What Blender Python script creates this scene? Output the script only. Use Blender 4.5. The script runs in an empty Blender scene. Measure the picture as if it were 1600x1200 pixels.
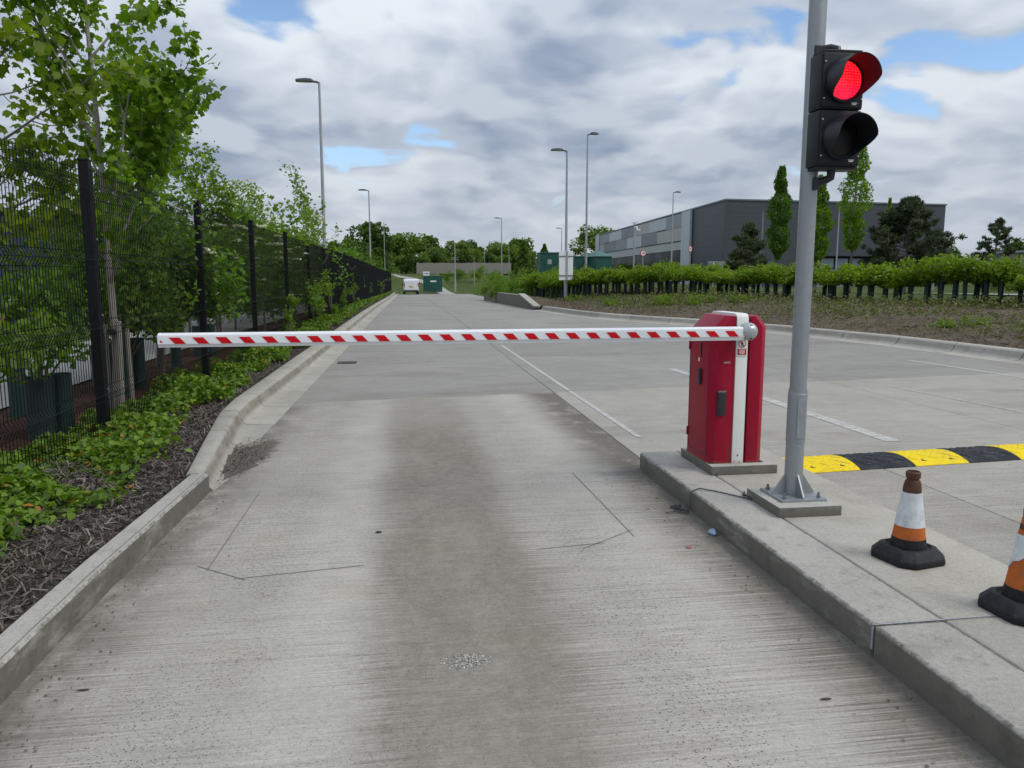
import bpy, bmesh, math, random
import numpy as np
from mathutils import Vector, Matrix
R = math.radians
scene = bpy.context.scene
COL = scene.collection

# ------------------------------------------------------------------ camera, sky, sun, exposure
cam_d = bpy.data.cameras.new('camera'); cam = bpy.data.objects.new('camera', cam_d); COL.objects.link(cam)
cam_d.sensor_width = 36.0; cam_d.lens = 27.0; cam_d.clip_start = 0.05; cam_d.clip_end = 3000
cam.location = (0, 0, 1.65)
cam.rotation_euler = (R(90 - 7.97), 0, R(-8.079))
scene.camera = cam
scene.view_settings.view_transform = 'Standard'; scene.view_settings.look = 'None'
scene.view_settings.gamma = 1.0; scene.view_settings.exposure = 0.26
scene.view_settings.use_curve_mapping = False

SUN_EL, SUN_AZ = 50.0, 122.0          # azimuth measured from +Y towards +X
sun_d = bpy.data.lights.new('sun', 'SUN'); sun = bpy.data.objects.new('sun', sun_d); COL.objects.link(sun)
sun_d.energy = 1.4; sun_d.angle = R(26); sun_d.color = (1.0, 0.94, 0.85)
scene.cycles.max_bounces = 4; scene.cycles.diffuse_bounces = 2; scene.cycles.glossy_bounces = 2; scene.cycles.transmission_bounces = 4; scene.cycles.transparent_max_bounces = 4; scene.cycles.use_adaptive_sampling = True; scene.cycles.adaptive_threshold = 0.02; scene.cycles.caustics_reflective = False; scene.cycles.caustics_refractive = False
_sd = Vector((math.sin(R(SUN_AZ))*math.cos(R(SUN_EL)), math.cos(R(SUN_AZ))*math.cos(R(SUN_EL)), math.sin(R(SUN_EL))))
sun.rotation_euler = _sd.to_track_quat('Z', 'Y').to_euler(); sun.location = (20, 10, 40)


class NT:
    """small helper for node trees"""
    def __init__(s, tree): s.flat = False; s.t = tree; s.n = tree.nodes; s.l = tree.links
    def new(s, typ, **kw):
        n = s.n.new(typ)
        for k, v in kw.items(): setattr(n, k, v)
        return n
    def link(s, a, b): s.l.new(a, b)
    def put(s, sock, v):
        if isinstance(v, bpy.types.NodeSocket): s.link(v, sock)
        elif v is not None:
            if sock.type == 'RGBA' and isinstance(v, (tuple, list)) and len(v) == 3: v = (*v, 1)
            sock.default_value = v
    def math(s, op, a, b=None, c=None, clamp=False):
        n = s.new('ShaderNodeMath', operation=op, use_clamp=clamp)
        s.put(n.inputs[0], a)
        if b is not None: s.put(n.inputs[1], b)
        if c is not None: s.put(n.inputs[2], c)
        return n.outputs[0]
    def vmath(s, op, a, b=None):
        n = s.new('ShaderNodeVectorMath', operation=op); s.put(n.inputs[0], a)
        if b is not None: s.put(n.inputs[1], b)
        return n.outputs[0]
    def noise(s, vec, scale=1, detail=3, rough=.5, dist=0):
        n = s.new('ShaderNodeTexNoise')
        if s.flat: n.noise_dimensions = '2D'
        s.put(n.inputs['Vector'], vec)
        n.inputs['Scale'].default_value = scale; n.inputs['Detail'].default_value = detail
        n.inputs['Roughness'].default_value = rough; n.inputs['Distortion'].default_value = dist
        return n.outputs[0]
    def voro(s, vec, scale, out='Distance', feature='F1'):
        n = s.new('ShaderNodeTexVoronoi', feature=feature); s.put(n.inputs['Vector'], vec)
        n.inputs['Scale'].default_value = scale
        return n.outputs[out]
    def rng(s, v, a, b, c=0., d=1., smooth=True):
        n = s.new('ShaderNodeMapRange', interpolation_type='SMOOTHSTEP' if smooth else 'LINEAR'); n.clamp = True
        s.put(n.inputs[0], v); s.put(n.inputs[1], a); s.put(n.inputs[2], b); s.put(n.inputs[3], c); s.put(n.inputs[4], d)
        return n.outputs[0]
    def mix(s, f, a, b, mode='MIX'):
        n = s.new('ShaderNodeMix', data_type='RGBA', blend_type=mode, clamp_factor=True)
        s.put(n.inputs[0], f); s.put(n.inputs[6], a); s.put(n.inputs[7], b)
        return n.outputs[2]
    def pos(s): return s.new('ShaderNodeNewGeometry').outputs['Position']
    def obj(s): return s.new('ShaderNodeTexCoord').outputs['Object']
    def sep(s, v):
        n = s.new('ShaderNodeSeparateXYZ'); s.put(n.inputs[0], v); return n.outputs
    def comb(s, x, y, z):
        n = s.new('ShaderNodeCombineXYZ'); s.put(n.inputs[0], x); s.put(n.inputs[1], y); s.put(n.inputs[2], z); return n.outputs[0]
    def mapping(s, v, rot=(0, 0, 0), scale=(1, 1, 1), loc=(0, 0, 0)):
        n = s.new('ShaderNodeMapping'); s.put(n.inputs[0], v)
        n.inputs['Rotation'].default_value = rot; n.inputs['Scale'].default_value = scale; n.inputs['Location'].default_value = loc
        return n.outputs[0]
    def bump(s, h, strength=.3, dist=.01):
        n = s.new('ShaderNodeBump'); n.inputs['Strength'].default_value = strength; n.inputs['Distance'].default_value = dist
        s.put(n.inputs['Height'], h); return n.outputs[0]


world = bpy.data.worlds.new('World'); scene.world = world; world.use_nodes = True
w = NT(world.node_tree); w.n.clear(); w.flat = True
world.cycles.sampling_method = 'MANUAL'; world.cycles.sample_map_resolution = 256
sky = w.new('ShaderNodeTexSky', sky_type='NISHITA'); sky.sun_disc = False
sky.sun_elevation = R(SUN_EL); sky.sun_rotation = R(SUN_AZ); sky.air_density = 1.0; sky.dust_density = 0.1; sky.ozone_density = 3.0
d = w.new('ShaderNodeTexCoord').outputs['Generated']
dx, dy, dz = w.sep(d)
dzp = w.math('MAXIMUM', dz, 0.0)
den = w.math('ADD', dzp, 0.26)                      # flattened cloud deck seen in perspective
px = w.math('DIVIDE', dx, den); py = w.math('DIVIDE', dy, den)
pv = w.comb(px, py, 0.0)
OFF = (19.12, 9.575, 0.0)
SC = 1.55
def deck(k):
    q = w.vmath('ADD', w.vmath('MULTIPLY', pv, (k, k, 1.0)), OFF)
    wn = w.new('ShaderNodeTexNoise', noise_dimensions='2D'); w.put(wn.inputs['Vector'], q); wn.inputs['Scale'].default_value = 2.2; wn.inputs['Detail'].default_value = 2
    q = w.vmath('ADD', q, w.vmath('MULTIPLY', wn.outputs['Color'], (0.20, 0.20, 0.0)))
    a_ = w.noise(q, SC, 6, .52, 0.0)
    v_ = w.new('ShaderNodeTexVoronoi', feature='F1', voronoi_dimensions='2D'); w.put(v_.inputs['Vector'], q); v_.inputs['Scale'].default_value = SC*1.9
    v_.inputs['Detail'].default_value = 2; v_.inputs['Roughness'].default_value = .5
    return w.math('SUBTRACT', w.math('MULTIPLY', a_, 1.15), w.math('MULTIPLY', v_.outputs['Distance'], 0.36))
c0 = deck(1.0); c1 = deck(0.915)
cover = w.math('MAXIMUM', w.rng(c0, 0.022, 0.135), w.rng(dzp, 0.06, 0.17, 1.0, 0.0))
thick = w.rng(c0, 0.10, 0.50)
lit = w.rng(w.math('SUBTRACT', c0, c1), -0.17, 0.19)
bright = w.math('ADD', w.math('MULTIPLY', w.math('SUBTRACT', 1.0, thick), 0.48), w.math('MULTIPLY', lit, 0.62))
bright = w.math('MULTIPLY', bright, 1.0, clamp=True)
cl = w.mix(bright, (0.200, 0.258, 0.365), (0.60, 0.645, 0.70))
cl = w.mix(w.rng(dzp, 0.0, 0.20, 0.55, 0.0), cl, (0.56, 0.61, 0.67))      # haze low down
elev = w.rng(dzp, 0.0, 1.0, 0.95, 1.9, smooth=False)
clv = w.vmath('MULTIPLY', cl, w.comb(elev, elev, elev))
b1 = w.new('ShaderNodeBackground'); w.link(sky.outputs[0], b1.inputs[0]); b1.inputs[1].default_value = 0.14
b2 = w.new('ShaderNodeBackground'); w.link(clv, b2.inputs[0]); b2.inputs[1].default_value = 0.90
ms = w.new('ShaderNodeMixShader'); w.link(cover, ms.inputs[0]); w.link(b1.outputs[0], ms.inputs[1]); w.link(b2.outputs[0], ms.inputs[2])
w.link(ms.outputs[0], w.new('ShaderNodeOutputWorld').inputs[0])

# ------------------------------------------------------------------ materials
def mk(name):
    m = bpy.data.materials.new(name); m.use_nodes = True
    t = NT(m.node_tree); b = t.n['Principled BSDF']
    return m, t, b

def simple(name, col, rough=.5, metal=0., var=.12, scale=6., bump=0., bscale=60., spec=.5, streak=False):
    m, t, b = mk(name)
    p = t.obj()
    if streak: p = t.mapping(p, scale=(1, 1, .12))
    n = t.noise(p, scale, 5, .6)
    lo = tuple(c*(1-var) for c in col); hi = tuple(min(1, c*(1+var)) for c in col)
    t.put(b.inputs['Base Color'], t.mix(n, lo, hi))
    t.put(b.inputs['Roughness'], t.rng(n, .2, .8, max(0.02, rough-.1), min(1, rough+.1), smooth=False))
    b.inputs['Metallic'].default_value = metal; b.inputs['Specular IOR Level'].default_value = spec
    if bump: t.put(b.inputs['Normal'], t.bump(t.noise(t.obj(), bscale, 4, .6), bump, .01))
    return m

def concrete(name, base, kind='plain', bumpk=1.):
    """kind: 'lane' brushed with tracks and oil, 'road' brushed, 'plain' smooth with blotches, 'kerb'"""
    m, t, b = mk(name)
    P = t.pos(); x, y, z = t.sep(P)
    col = base
    big = t.noise(P, .55, 4, .6); mid = t.noise(P, 3.2, 5, .65); fine = t.noise(P, 46, 3, .6); grit = t.noise(P, 210, 2, .6)
    f = t.math('ADD', t.math('MULTIPLY', t.math('SUBTRACT', big, .5), .42), t.math('MULTIPLY', t.math('SUBTRACT', mid, .5), .34))
    f = t.math('ADD', f, t.math('MULTIPLY', t.math('SUBTRACT', fine, .5), .50))
    f = t.math('ADD', f, t.math('MULTIPLY', t.math('SUBTRACT', grit, .5), .85))
    h = t.math('ADD', t.math('MULTIPLY', fine, .5), t.math('MULTIPLY', grit, .35))
    if kind in ('lane', 'road', 'road2'):
        s1 = t.noise(t.mapping(P, rot=(0, 0, R(-4)), scale=(.9, 62, 1)), 1, 4, .62)
        s2 = t.noise(t.mapping(P, rot=(0, 0, R(-4.6)), scale=(3.5, 170, 1)), 1, 3, .6)
        patch = t.rng(t.noise(P, 1.1, 4, .6), .32, .62)
        st = t.math('ADD', t.math('MULTIPLY', t.math('SUBTRACT', s1, .5), 1.0), t.math('MULTIPLY', t.math('SUBTRACT', s2, .5), .75))
        f = t.math('ADD', f, t.math('MULTIPLY', st, t.math('ADD', .25, t.math('MULTIPLY', patch, .9))))
        s3 = t.noise(t.mapping(P, rot=(0, 0, R(-4.3)), scale=(.55, 105, 1)), 1, 2, .5)
        gz = t.rng(t.noise(t.mapping(P, scale=(.8, .45, 1)), 1.3, 4, .6), .44, .62)
        grooves = t.math('ADD', t.math('MULTIPLY', t.rng(s1, .58, .70), t.math('MULTIPLY', patch, .34)), t.math('MULTIPLY', t.rng(s3, .60, .68), t.math('MULTIPLY', gz, .42)))
        f = t.math('SUBTRACT', f, grooves)
        h = t.math('ADD', h, t.math('MULTIPLY', s1, .9))
        pit = t.rng(t.voro(P, 60, 'Distance'), .10, .30, 1, 0)
        pm = t.rng(t.noise(P, 1.5, 4, .6), .40, .60)
        f = t.math('SUBTRACT', f, t.math('MULTIPLY', pit, t.math('MULTIPLY', pm, .36)))
        vn = t.new('ShaderNodeTexVoronoi'); t.put(vn.inputs['Vector'], P); vn.inputs['Scale'].default_value = 88
        vr = t.sep(vn.outputs['Color'])[0]
        dot = t.math('MULTIPLY', t.rng(vr, .70, .74), t.rng(vn.outputs['Distance'], .28, .46, 1, 0))
        dot2 = t.math('MULTIPLY', t.rng(vr, .20, .24, 1, 0), t.rng(vn.outputs['Distance'], .28, .46, 1, 0))
        trk = t.math('MAXIMUM', t.math('MULTIPLY', t.rng(x, -1.35, -.95), t.rng(x, -.75, -.45, 1, 0)), t.math('MULTIPLY', t.rng(x, .75, 1.0), t.rng(x, 1.15, 1.5, 1, 0)))
        trk = t.math('ADD', .30, t.math('MULTIPLY', t.math('MULTIPLY', trk, t.rng(t.noise(P, 1.2, 4, .6), .32, .6)), .70)) if kind == 'lane' else .45
        f = t.math('SUBTRACT', f, t.math('MULTIPLY', t.math('MULTIPLY', dot, trk), .62))
        f = t.math('ADD', f, t.math('MULTIPLY', t.math('MULTIPLY', dot2, trk), .22))
        pit2 = t.rng(t.voro(P, 9, 'Distance'), .03, .055, 1, 0)
        f = t.math('SUBTRACT', f, t.math('MULTIPLY', pit2, .42))
        pale = t.rng(t.voro(t.vmath('ADD', P, (3.3, 1.2, 0)), 38), .04, .12, 1, 0)
        f = t.math('ADD', f, t.math('MULTIPLY', pale, t.math('MULTIPLY', pm, .16)))
    else:
        pit = t.rng(t.voro(P, 34), .03, .10, 1, 0)
        f = t.math('SUBTRACT', f, t.math('MULTIPLY', pit, t.math('MULTIPLY', t.rng(mid, .5, .65), .35)))
    g = t.math('ADD', 1.0, f)
    c = t.vmath('MULTIPLY', t.comb(g, g, g), base)
    # faint warm stains
    c = t.mix(t.math('MULTIPLY', t.rng(t.noise(P, 1.7, 5, .65), .5, .75), .35), c, t.vmath('MULTIPLY', c, (1.02, .93, .80)))
    if kind == 'lane':
        wob = t.math('ADD', t.math('MULTIPLY', t.math('SUBTRACT', t.noise(t.mapping(P, scale=(1, .35, 1)), 1.2, 4, .6), .5), .35), t.math('MULTIPLY', t.math('SUBTRACT', s1, .5), .9))
        xw = t.math('ADD', x, wob)
        oil = t.math('MULTIPLY', t.rng(xw, -.28, -.02), t.rng(xw, .56, .90, 1, 0))
        on = t.math('MULTIPLY', t.rng(t.noise(t.mapping(P, scale=(1.3, .5, 1)), 1.6, 6, .7), .25, .62, .62, 1.0), t.rng(t.noise(P, 14, 4, .7), .25, .65, .7, 1.0))
        oil = t.math('MULTIPLY', t.math('MULTIPLY', oil, on), t.rng(y, 7.2, 10.4, 1, .3))
        sm = t.rng(s1, .35, .60, .70, 1.)
        c = t.mix(t.math('MULTIPLY', t.math('MULTIPLY', oil, sm), 1.0), c, t.vmath('MULTIPLY', c, (.50, .475, .43)))
        # dirt washed against both kerbs
        dn = t.noise(t.mapping(P, scale=(1, .6, 1)), 3.0, 5, .68)
        xs_ = t.math('ADD', x, t.math('MULTIPLY', t.math('SUBTRACT', s3, .5), .9))
        dl = t.math('MULTIPLY', t.rng(xs_, -1.58, -1.02, 1, 0), t.rng(dn, .30, .58))
        dr = t.math('MULTIPLY', t.rng(xs_, 1.52, 1.95), t.rng(dn, .26, .52))
        dirt = t.math('MAXIMUM', dl, dr)
        ddx = t.math('MULTIPLY', t.math('SUBTRACT', x, t.math('SUBTRACT', t.math('MULTIPLY', y, .13), 2.37)), 4.6); ddy = t.math('MULTIPLY', t.math('SUBTRACT', y, 7.15), .95)
        dd = t.math('SQRT', t.math('ADD', t.math('MULTIPLY', ddx, ddx), t.math('MULTIPLY', ddy, ddy)))
        dd = t.math('ADD', dd, t.math('MULTIPLY', t.math('SUBTRACT', t.noise(P, 7, 5, .7), .5), 1.3))
        hole = t.rng(dd, .55, 1.05, 1, 0)
        dcol = t.mix(t.noise(P, 30, 4, .7), (.062, .052, .040), (.155, .132, .105))
        c = t.mix(t.math('MAXIMUM', t.math('MULTIPLY', dirt, .80), t.math('MULTIPLY', hole, .9)), c, dcol)
        pale = t.math('MULTIPLY', t.rng(x, 1.0, 1.35), t.rng(x, 1.45, 1.8, 1, 0))
        pale2 = t.math('MULTIPLY', t.rng(x, -.75, -.5), t.rng(x, -.35, -.1, 1, 0))
        c = t.mix(t.math('MULTIPLY', t.math('MAXIMUM', pale, pale2), .55), c, t.vmath('MULTIPLY', c, (1.22, 1.23, 1.25)))
    if kind in ('road', 'road2'):
        sn = t.rng(t.noise(t.mapping(P, scale=(.35, .8, 1)), .9, 5, .62), .5, .72)
        c = t.mix(t.math('MULTIPLY', sn, .6), c, t.vmath('MULTIPLY', c, (.62, .60, .57)))
    if kind == 'kerb':
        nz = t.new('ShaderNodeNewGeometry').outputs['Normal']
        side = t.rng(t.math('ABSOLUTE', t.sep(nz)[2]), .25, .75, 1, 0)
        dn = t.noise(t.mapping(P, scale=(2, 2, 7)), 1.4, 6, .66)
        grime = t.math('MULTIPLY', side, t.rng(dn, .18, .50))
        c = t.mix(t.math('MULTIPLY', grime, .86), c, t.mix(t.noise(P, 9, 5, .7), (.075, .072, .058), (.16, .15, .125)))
        an = t.math('ABSOLUTE', t.sep(nz)[2]); arr = t.math('MULTIPLY', t.rng(an, .30, .55), t.rng(an, .93, .995, 1, 0))
        c = t.mix(t.math('MULTIPLY', arr, .75), c, t.mix(t.rng(t.noise(P, 24, 5, .75), .42, .60), (.15, .14, .115), (.40, .38, .33)))
        c = t.mix(t.math('MULTIPLY', t.rng(t.noise(P, 5, 5, .7), .52, .70), .5), c, t.vmath('MULTIPLY', c, (.62, .61, .56)))
        c = t.mix(t.math('MULTIPLY', t.rng(t.noise(t.vmath('ADD', P, (2, 5, 3)), 11, 5, .75), .56, .66), .45), c, t.vmath('MULTIPLY', c, (.55, .54, .50)))
    if kind in ('gutter', 'plain'):
        bl = t.rng(t.noise(P, 2.6, 6, .7, .4), .48, .68)
        c = t.mix(t.math('MULTIPLY', bl, .42), c, t.vmath('MULTIPLY', c, (.66, .63, .56)))
        pl_ = t.rng(t.noise(t.vmath('ADD', P, (4, 9, 1)), 1.9, 6, .7, .4), .54, .72)
        c = t.mix(t.math('MULTIPLY', pl_, .4), c, t.vmath('MULTIPLY', c, (1.22, 1.22, 1.22)))
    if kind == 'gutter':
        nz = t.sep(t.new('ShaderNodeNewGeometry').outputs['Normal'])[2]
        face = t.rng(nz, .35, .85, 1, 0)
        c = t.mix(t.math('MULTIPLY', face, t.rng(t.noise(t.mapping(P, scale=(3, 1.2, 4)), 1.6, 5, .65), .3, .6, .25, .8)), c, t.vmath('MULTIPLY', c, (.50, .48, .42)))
    oi = t.new('ShaderNodeObjectInfo').outputs['Random']
    rr = t.rng(oi, 0, 1, .94, 1.05, smooth=False)
    c = t.vmath('MULTIPLY', c, t.comb(rr, rr, rr))
    t.put(b.inputs['Base Color'], c)
    b.inputs['Roughness'].default_value = .9; b.inputs['Specular IOR Level'].default_value = .25
    t.put(b.inputs['Normal'], t.bump(h, .45*bumpk, .006))
    return m

def leafmat(name, dark, light, extra=None, trans=.35, rough=.5):
    m, t, b = mk(name)
    a = t.new('ShaderNodeAttribute', attribute_name='tint').outputs['Fac']
    oi = t.new('ShaderNodeObjectInfo').outputs['Random']
    f = t.math('ADD', t.math('MULTIPLY', a, .74), t.math('MULTIPLY', oi, .26))
    c = t.mix(f, dark, light)
    if extra:
        c = t.mix(t.rng(a, extra[1], extra[1]+.01), c, extra[0])
    t.put(b.inputs['Base Color'], c); b.inputs['Roughness'].default_value = rough
    b.inputs['Specular IOR Level'].default_value = .35
    tr = t.new('ShaderNodeBsdfTranslucent'); t.put(tr.inputs[0], t.vmath('MULTIPLY', c, (1.5, 1.55, .6)))
    mx = t.new('ShaderNodeMixShader'); mx.inputs[0].default_value = trans
    t.link(b.outputs[0], mx.inputs[1]); t.link(tr.outputs[0], mx.inputs[2])
    t.link(mx.outputs[0], t.n['Material Output'].inputs[0])
    return m

M = {}
M['lane'] = concrete('lane_concrete', (.365, .342, .300), 'lane')
M['road'] = concrete('road_concrete', (.365, .343, .302), 'road')
M['roadfar'] = concrete('older_road_concrete', (.285, .271, .246), 'road2', .7)
M['island'] = concrete('island_concrete', (.375, .352, .305), 'plain', .6)
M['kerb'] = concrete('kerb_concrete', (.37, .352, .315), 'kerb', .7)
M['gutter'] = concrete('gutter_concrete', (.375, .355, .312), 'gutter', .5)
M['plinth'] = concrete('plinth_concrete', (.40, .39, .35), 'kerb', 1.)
M['joint'] = simple('joint_sealant', (.075, .072, .066), .9, var=.3, scale=20)
M['saw'] = simple('saw_cut_sealant', (.185, .177, .16), .9, var=.3, scale=30)
M['bluetar'] = simple('sealant_blue_grey', (.33, .335, .375), .7, var=.3, scale=40)
def paintmat():
    m, t, b = mk('worn_road_paint'); P = t.pos()
    n = t.noise(t.mapping(P, rot=(0, 0, R(-4)), scale=(3, 30, 1)), 1.2, 5, .7); n2 = t.noise(P, 60, 3, .6)
    f = t.rng(t.math('ADD', t.math('MULTIPLY', n, .65), t.math('MULTIPLY', n2, .35)), .43, .60)
    t.put(b.inputs['Base Color'], t.mix(f, (.31, .30, .275), (.62, .605, .56))); b.inputs['Roughness'].default_value = .8
    return m
M['paint'] = paintmat()
M['dirt'] = simple('dark_grit', (.115, .10, .082), .95, var=.5, scale=40, bump=.8, bscale=90)
def soil(name, a, c, sc=9):
    m, t, b = mk(name); P = t.pos()
    n = t.noise(P, sc, 6, .7); n2 = t.noise(P, 1.1, 4, .6); v = t.voro(P, 55, 'Color')
    cc = t.mix(t.rng(n, .3, .7), a, c)
    cc = t.mix(t.math('MULTIPLY', t.rng(n2, .4, .65), .5), cc, t.vmath('MULTIPLY', cc, (.6, .6, .6)))
    cc = t.mix(.35, cc, t.vmath('MULTIPLY', cc, t.vmath('ADD', t.vmath('MULTIPLY', v, (1.2, 1.2, 1.2)), (.3, .3, .3))))
    t.put(b.inputs['Base Color'], cc); b.inputs['Roughness'].default_value = .95; b.inputs['Specular IOR Level'].default_value = .15
    t.put(b.inputs['Normal'], t.bump(t.math('ADD', n, t.voro(P, 60)), .9, .03)); return m
M['mulch'] = soil('bark_mulch_ground', (.045, .036, .030), (.12, .10, .085))
M['redmulch'] = soil('red_brown_mulch', (.065, .030, .020), (.13, .062, .040))
M['bank'] = soil('bank_mulch', (.10, .080, .054), (.22, .182, .125), 4)
M['grass'] = soil('grass_ground', (.055, .085, .02), (.115, .15, .04), 1.5)
M['path'] = simple('pale_footway', (.34, .325, .30), .9, var=.12, scale=2)
M['chip'] = leafmat('bark_chip', (.040, .032, .027), (.26, .225, .19), trans=0., rough=.9)
M['bankchip'] = leafmat('bank_chip', (.06, .042, .032), (.25, .19, .15), trans=0., rough=.9)
M['post'] = simple('black_powder_coat', (.007, .008, .011), .5, var=.2, spec=.2)
M['wire'] = simple('black_coated_wire', (.006, .007, .008), .55, var=.2, spec=.15)
M['galv'] = simple('galvanised_steel', (.33, .345, .36), .48, metal=.55, var=.16, scale=22, bump=.1, bscale=80)
M['galv_far'] = simple('galvanised_steel_lamp', (.36, .375, .39), .5, metal=.35, var=.1, scale=6)
M['lamphead'] = simple('lamp_housing_dark', (.06, .062, .065), .5)
M['lampglass'] = simple('lamp_glass', (.35, .36, .36), .2)
M['black'] = simple('black_plastic', (.016, .016, .018), .42, var=.15)
M['blackhead'] = simple('signal_black_plastic', (.015, .016, .020), .5, var=.2, spec=.3)
M['handle'] = simple('cabinet_handle_plastic', (.022, .025, .030), .35, var=.15)
M['screw'] = simple('steel_screw', (.55, .55, .55), .3, metal=.9)
M['bolt'] = simple('dull_bolt_steel', (.22, .22, .22), .55, metal=.6)
def redpaint():
    m, t, b = mk('cabinet_red_paint'); P = t.pos(); x, y, z = t.sep(P)
    n = t.noise(P, 3, 5, .6); n2 = t.noise(t.mapping(P, scale=(1, 1, .15)), 30, 4, .6)
    c = t.mix(n, (.290, .002, .024), (.370, .004, .032))
    c = t.mix(t.math('MULTIPLY', t.rng(n2, .55, .8), .12), c, (.30, .10, .10))
    fade = t.rng(t.noise(t.mapping(P, scale=(2, 2, .6)), 4, 6, .7), .45, .75)
    c = t.mix(t.math('MULTIPLY', fade, .30), c, (.34, .045, .060))
    scuff = t.rng(t.noise(t.mapping(P, scale=(40, 40, 5)), 2.2, 5, .7), .66, .74)
    c = t.mix(t.math('MULTIPLY', scuff, .55), c, (.42, .16, .16))
    grime = t.math('MULTIPLY', t.rng(z, .22, .55, 1, 0), t.rng(t.noise(t.mapping(P, scale=(6, 6, 2)), 3, 6, .7), .40, .66))
    c = t.mix(t.math('MULTIPLY', grime, .45), c, (.10, .035, .03))
    rust = t.math('MULTIPLY', t.rng(z, .215, .25, 1, 0), t.rng(t.noise(P, 26, 5, .7), .42, .6))
    c = t.mix(rust, c, (.32, .13, .05))
    t.put(b.inputs['Base Color'], c); b.inputs['Roughness'].default_value = .42; b.inputs['Specular IOR Level'].default_value = .22
    return m
M['red'] = redpaint()
def creampaint():
    m, t, b = mk('cabinet_cream_panel'); P = t.pos(); x, y, z = t.sep(P)
    n = t.noise(t.mapping(P, scale=(8, 8, 1.2)), 3, 5, .6)
    c = t.mix(n, (.72, .735, .69), (.80, .80, .755))
    rust = t.math('MULTIPLY', t.rng(z, .21, .26, 1, 0), t.rng(t.noise(P, 22, 5, .7), .45, .6))
    c = t.mix(rust, c, (.42, .22, .08))
    t.put(b.inputs['Base Color'], c); b.inputs['Roughness'].default_value = .45
    return m
M['cream'] = creampaint()
M['boom'] = simple('boom_white_aluminium', (.80, .815, .83), .32, var=.04)
M['stripe'] = simple('boom_red_tape', (.60, .004, .010), .45, spec=.25, var=.1, scale=20)
M['hub'] = simple('cast_hub', (.46, .475, .49), .4, metal=.5, var=.1, scale=18, bump=.2)
M['signred'] = simple('sign_red', (.50, .008, .018), .5, spec=.25)
M['white'] = simple('white_paint', (.78, .78, .77), .45, var=.04)
M['signwhite'] = simple('sign_white_grey', (.80, .82, .83), .5, var=.05)
M['text'] = simple('sign_black', (.03, .03, .03), .5)
def conemat(name, col, dirtc, amt):
    m, t, b = mk(name); P = t.obj()
    n = t.noise(P, 14, 6, .7); n2 = t.noise(t.mapping(P, scale=(30, 30, 6)), 2, 5, .7)
    c = t.mix(t.math('MULTIPLY', t.rng(n, .42, .7), amt), col, dirtc)
    c = t.mix(t.math('MULTIPLY', t.rng(n2, .52, .68), amt*.9), c, dirtc)
    t.put(b.inputs['Base Color'], c); b.inputs['Roughness'].default_value = .6; b.inputs['Specular IOR Level'].default_value = .25; return m
M['cone_o'] = conemat('cone_faded_orange', (.52, .125, .022), (.24, .09, .035), .6)
M['cone_t'] = conemat('cone_dirty_tip', (.115, .048, .030), (.04, .03, .025), .7)
M['cone_w'] = conemat('cone_white_sleeve', (.66, .69, .71), (.40, .41, .40), .6)
M['cone_k'] = conemat('cone_black_rubber', (.014, .014, .016), (.045, .045, .045), .5)
def bumpmat(name, col, dirtc, amt):
    m, t, b = mk(name); P = t.pos()
    n = t.noise(P, 18, 6, .7); n2 = t.noise(P, 3, 4, .6)
    c = t.mix(t.math('MULTIPLY', t.rng(t.math('ADD', t.math('MULTIPLY', n, .6), t.math('MULTIPLY', n2, .4)), .47, .66), amt), col, dirtc)
    t.put(b.inputs['Base Color'], c); b.inputs['Roughness'].default_value = .6; b.inputs['Specular IOR Level'].default_value = .2
    t.put(b.inputs['Normal'], t.bump(n, .3, .004)); return m
M['by'] = bumpmat('hump_yellow_rubber', (.84, .62, .004), (.36, .28, .06), .65)
M['bk'] = bumpmat('hump_black_rubber', (.016, .017, .021), (.10, .10, .095), .6)
M['bark'] = simple('tree_bark', (.14, .12, .10), .9, var=.35, scale=14, bump=.6, streak=True)
M['barkpale'] = simple('pale_bark', (.30, .27, .235), .9, var=.3, scale=12, bump=.5, streak=True)
M['stake'] = simple('weathered_stake_timber', (.30, .275, .24), .9, var=.3, scale=16, bump=.5, streak=True)
M['guard'] = simple('green_tree_guard', (.010, .040, .034), .6, var=.3, scale=5)
M['guard2'] = simple('dark_tree_guard', (.014, .030, .030), .65, var=.35, scale=5)
M['maple'] = leafmat('maple_leaf', (.058, .128, .010), (.205, .345, .024), trans=.52)
M['maple_y'] = leafmat('yellowish_leaf', (.095, .155, .010), (.260, .345, .026), trans=.52)
M['shrub'] = leafmat('shrub_leaf', (.044, .105, .012), (.160, .280, .028), trans=.46)
M['shrub2'] = leafmat('light_shrub_leaf', (.068, .135, .012), (.195, .305, .028), trans=.46)
M['blossom'] = leafmat('cream_blossom', (.55, .56, .42), (.78, .78, .66), trans=.2)
M['ivy'] = leafmat('groundcover_leaf', (.035, .090, .008), (.215, .345, .020), extra=((.42, .19, .03), .975), trans=.3)
M['hedge'] = leafmat('hedge_leaf', (.072, .140, .008), (.245, .350, .020), trans=.45)
M['column'] = leafmat('hornbeam_leaf', (.036, .100, .010), (.120, .225, .022), trans=.4)
M['pine'] = leafmat('pine_needles', (.030, .048, .020), (.105, .130, .060), trans=.2)
M['wood1'] = leafmat('woodland_leaf', (.070, .130, .018), (.180, .265, .045), trans=.4)
M['wood2'] = leafmat('dark_woodland_leaf', (.042, .085, .016), (.115, .185, .035), trans=.36)
M['heath'] = leafmat('heath_leaf', (.070, .085, .022), (.200, .230, .065), trans=.28)
M['gblade'] = leafmat('grass_blade', (.050, .090, .014), (.150, .200, .050), trans=.3)
M['cladding'] = None
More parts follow.
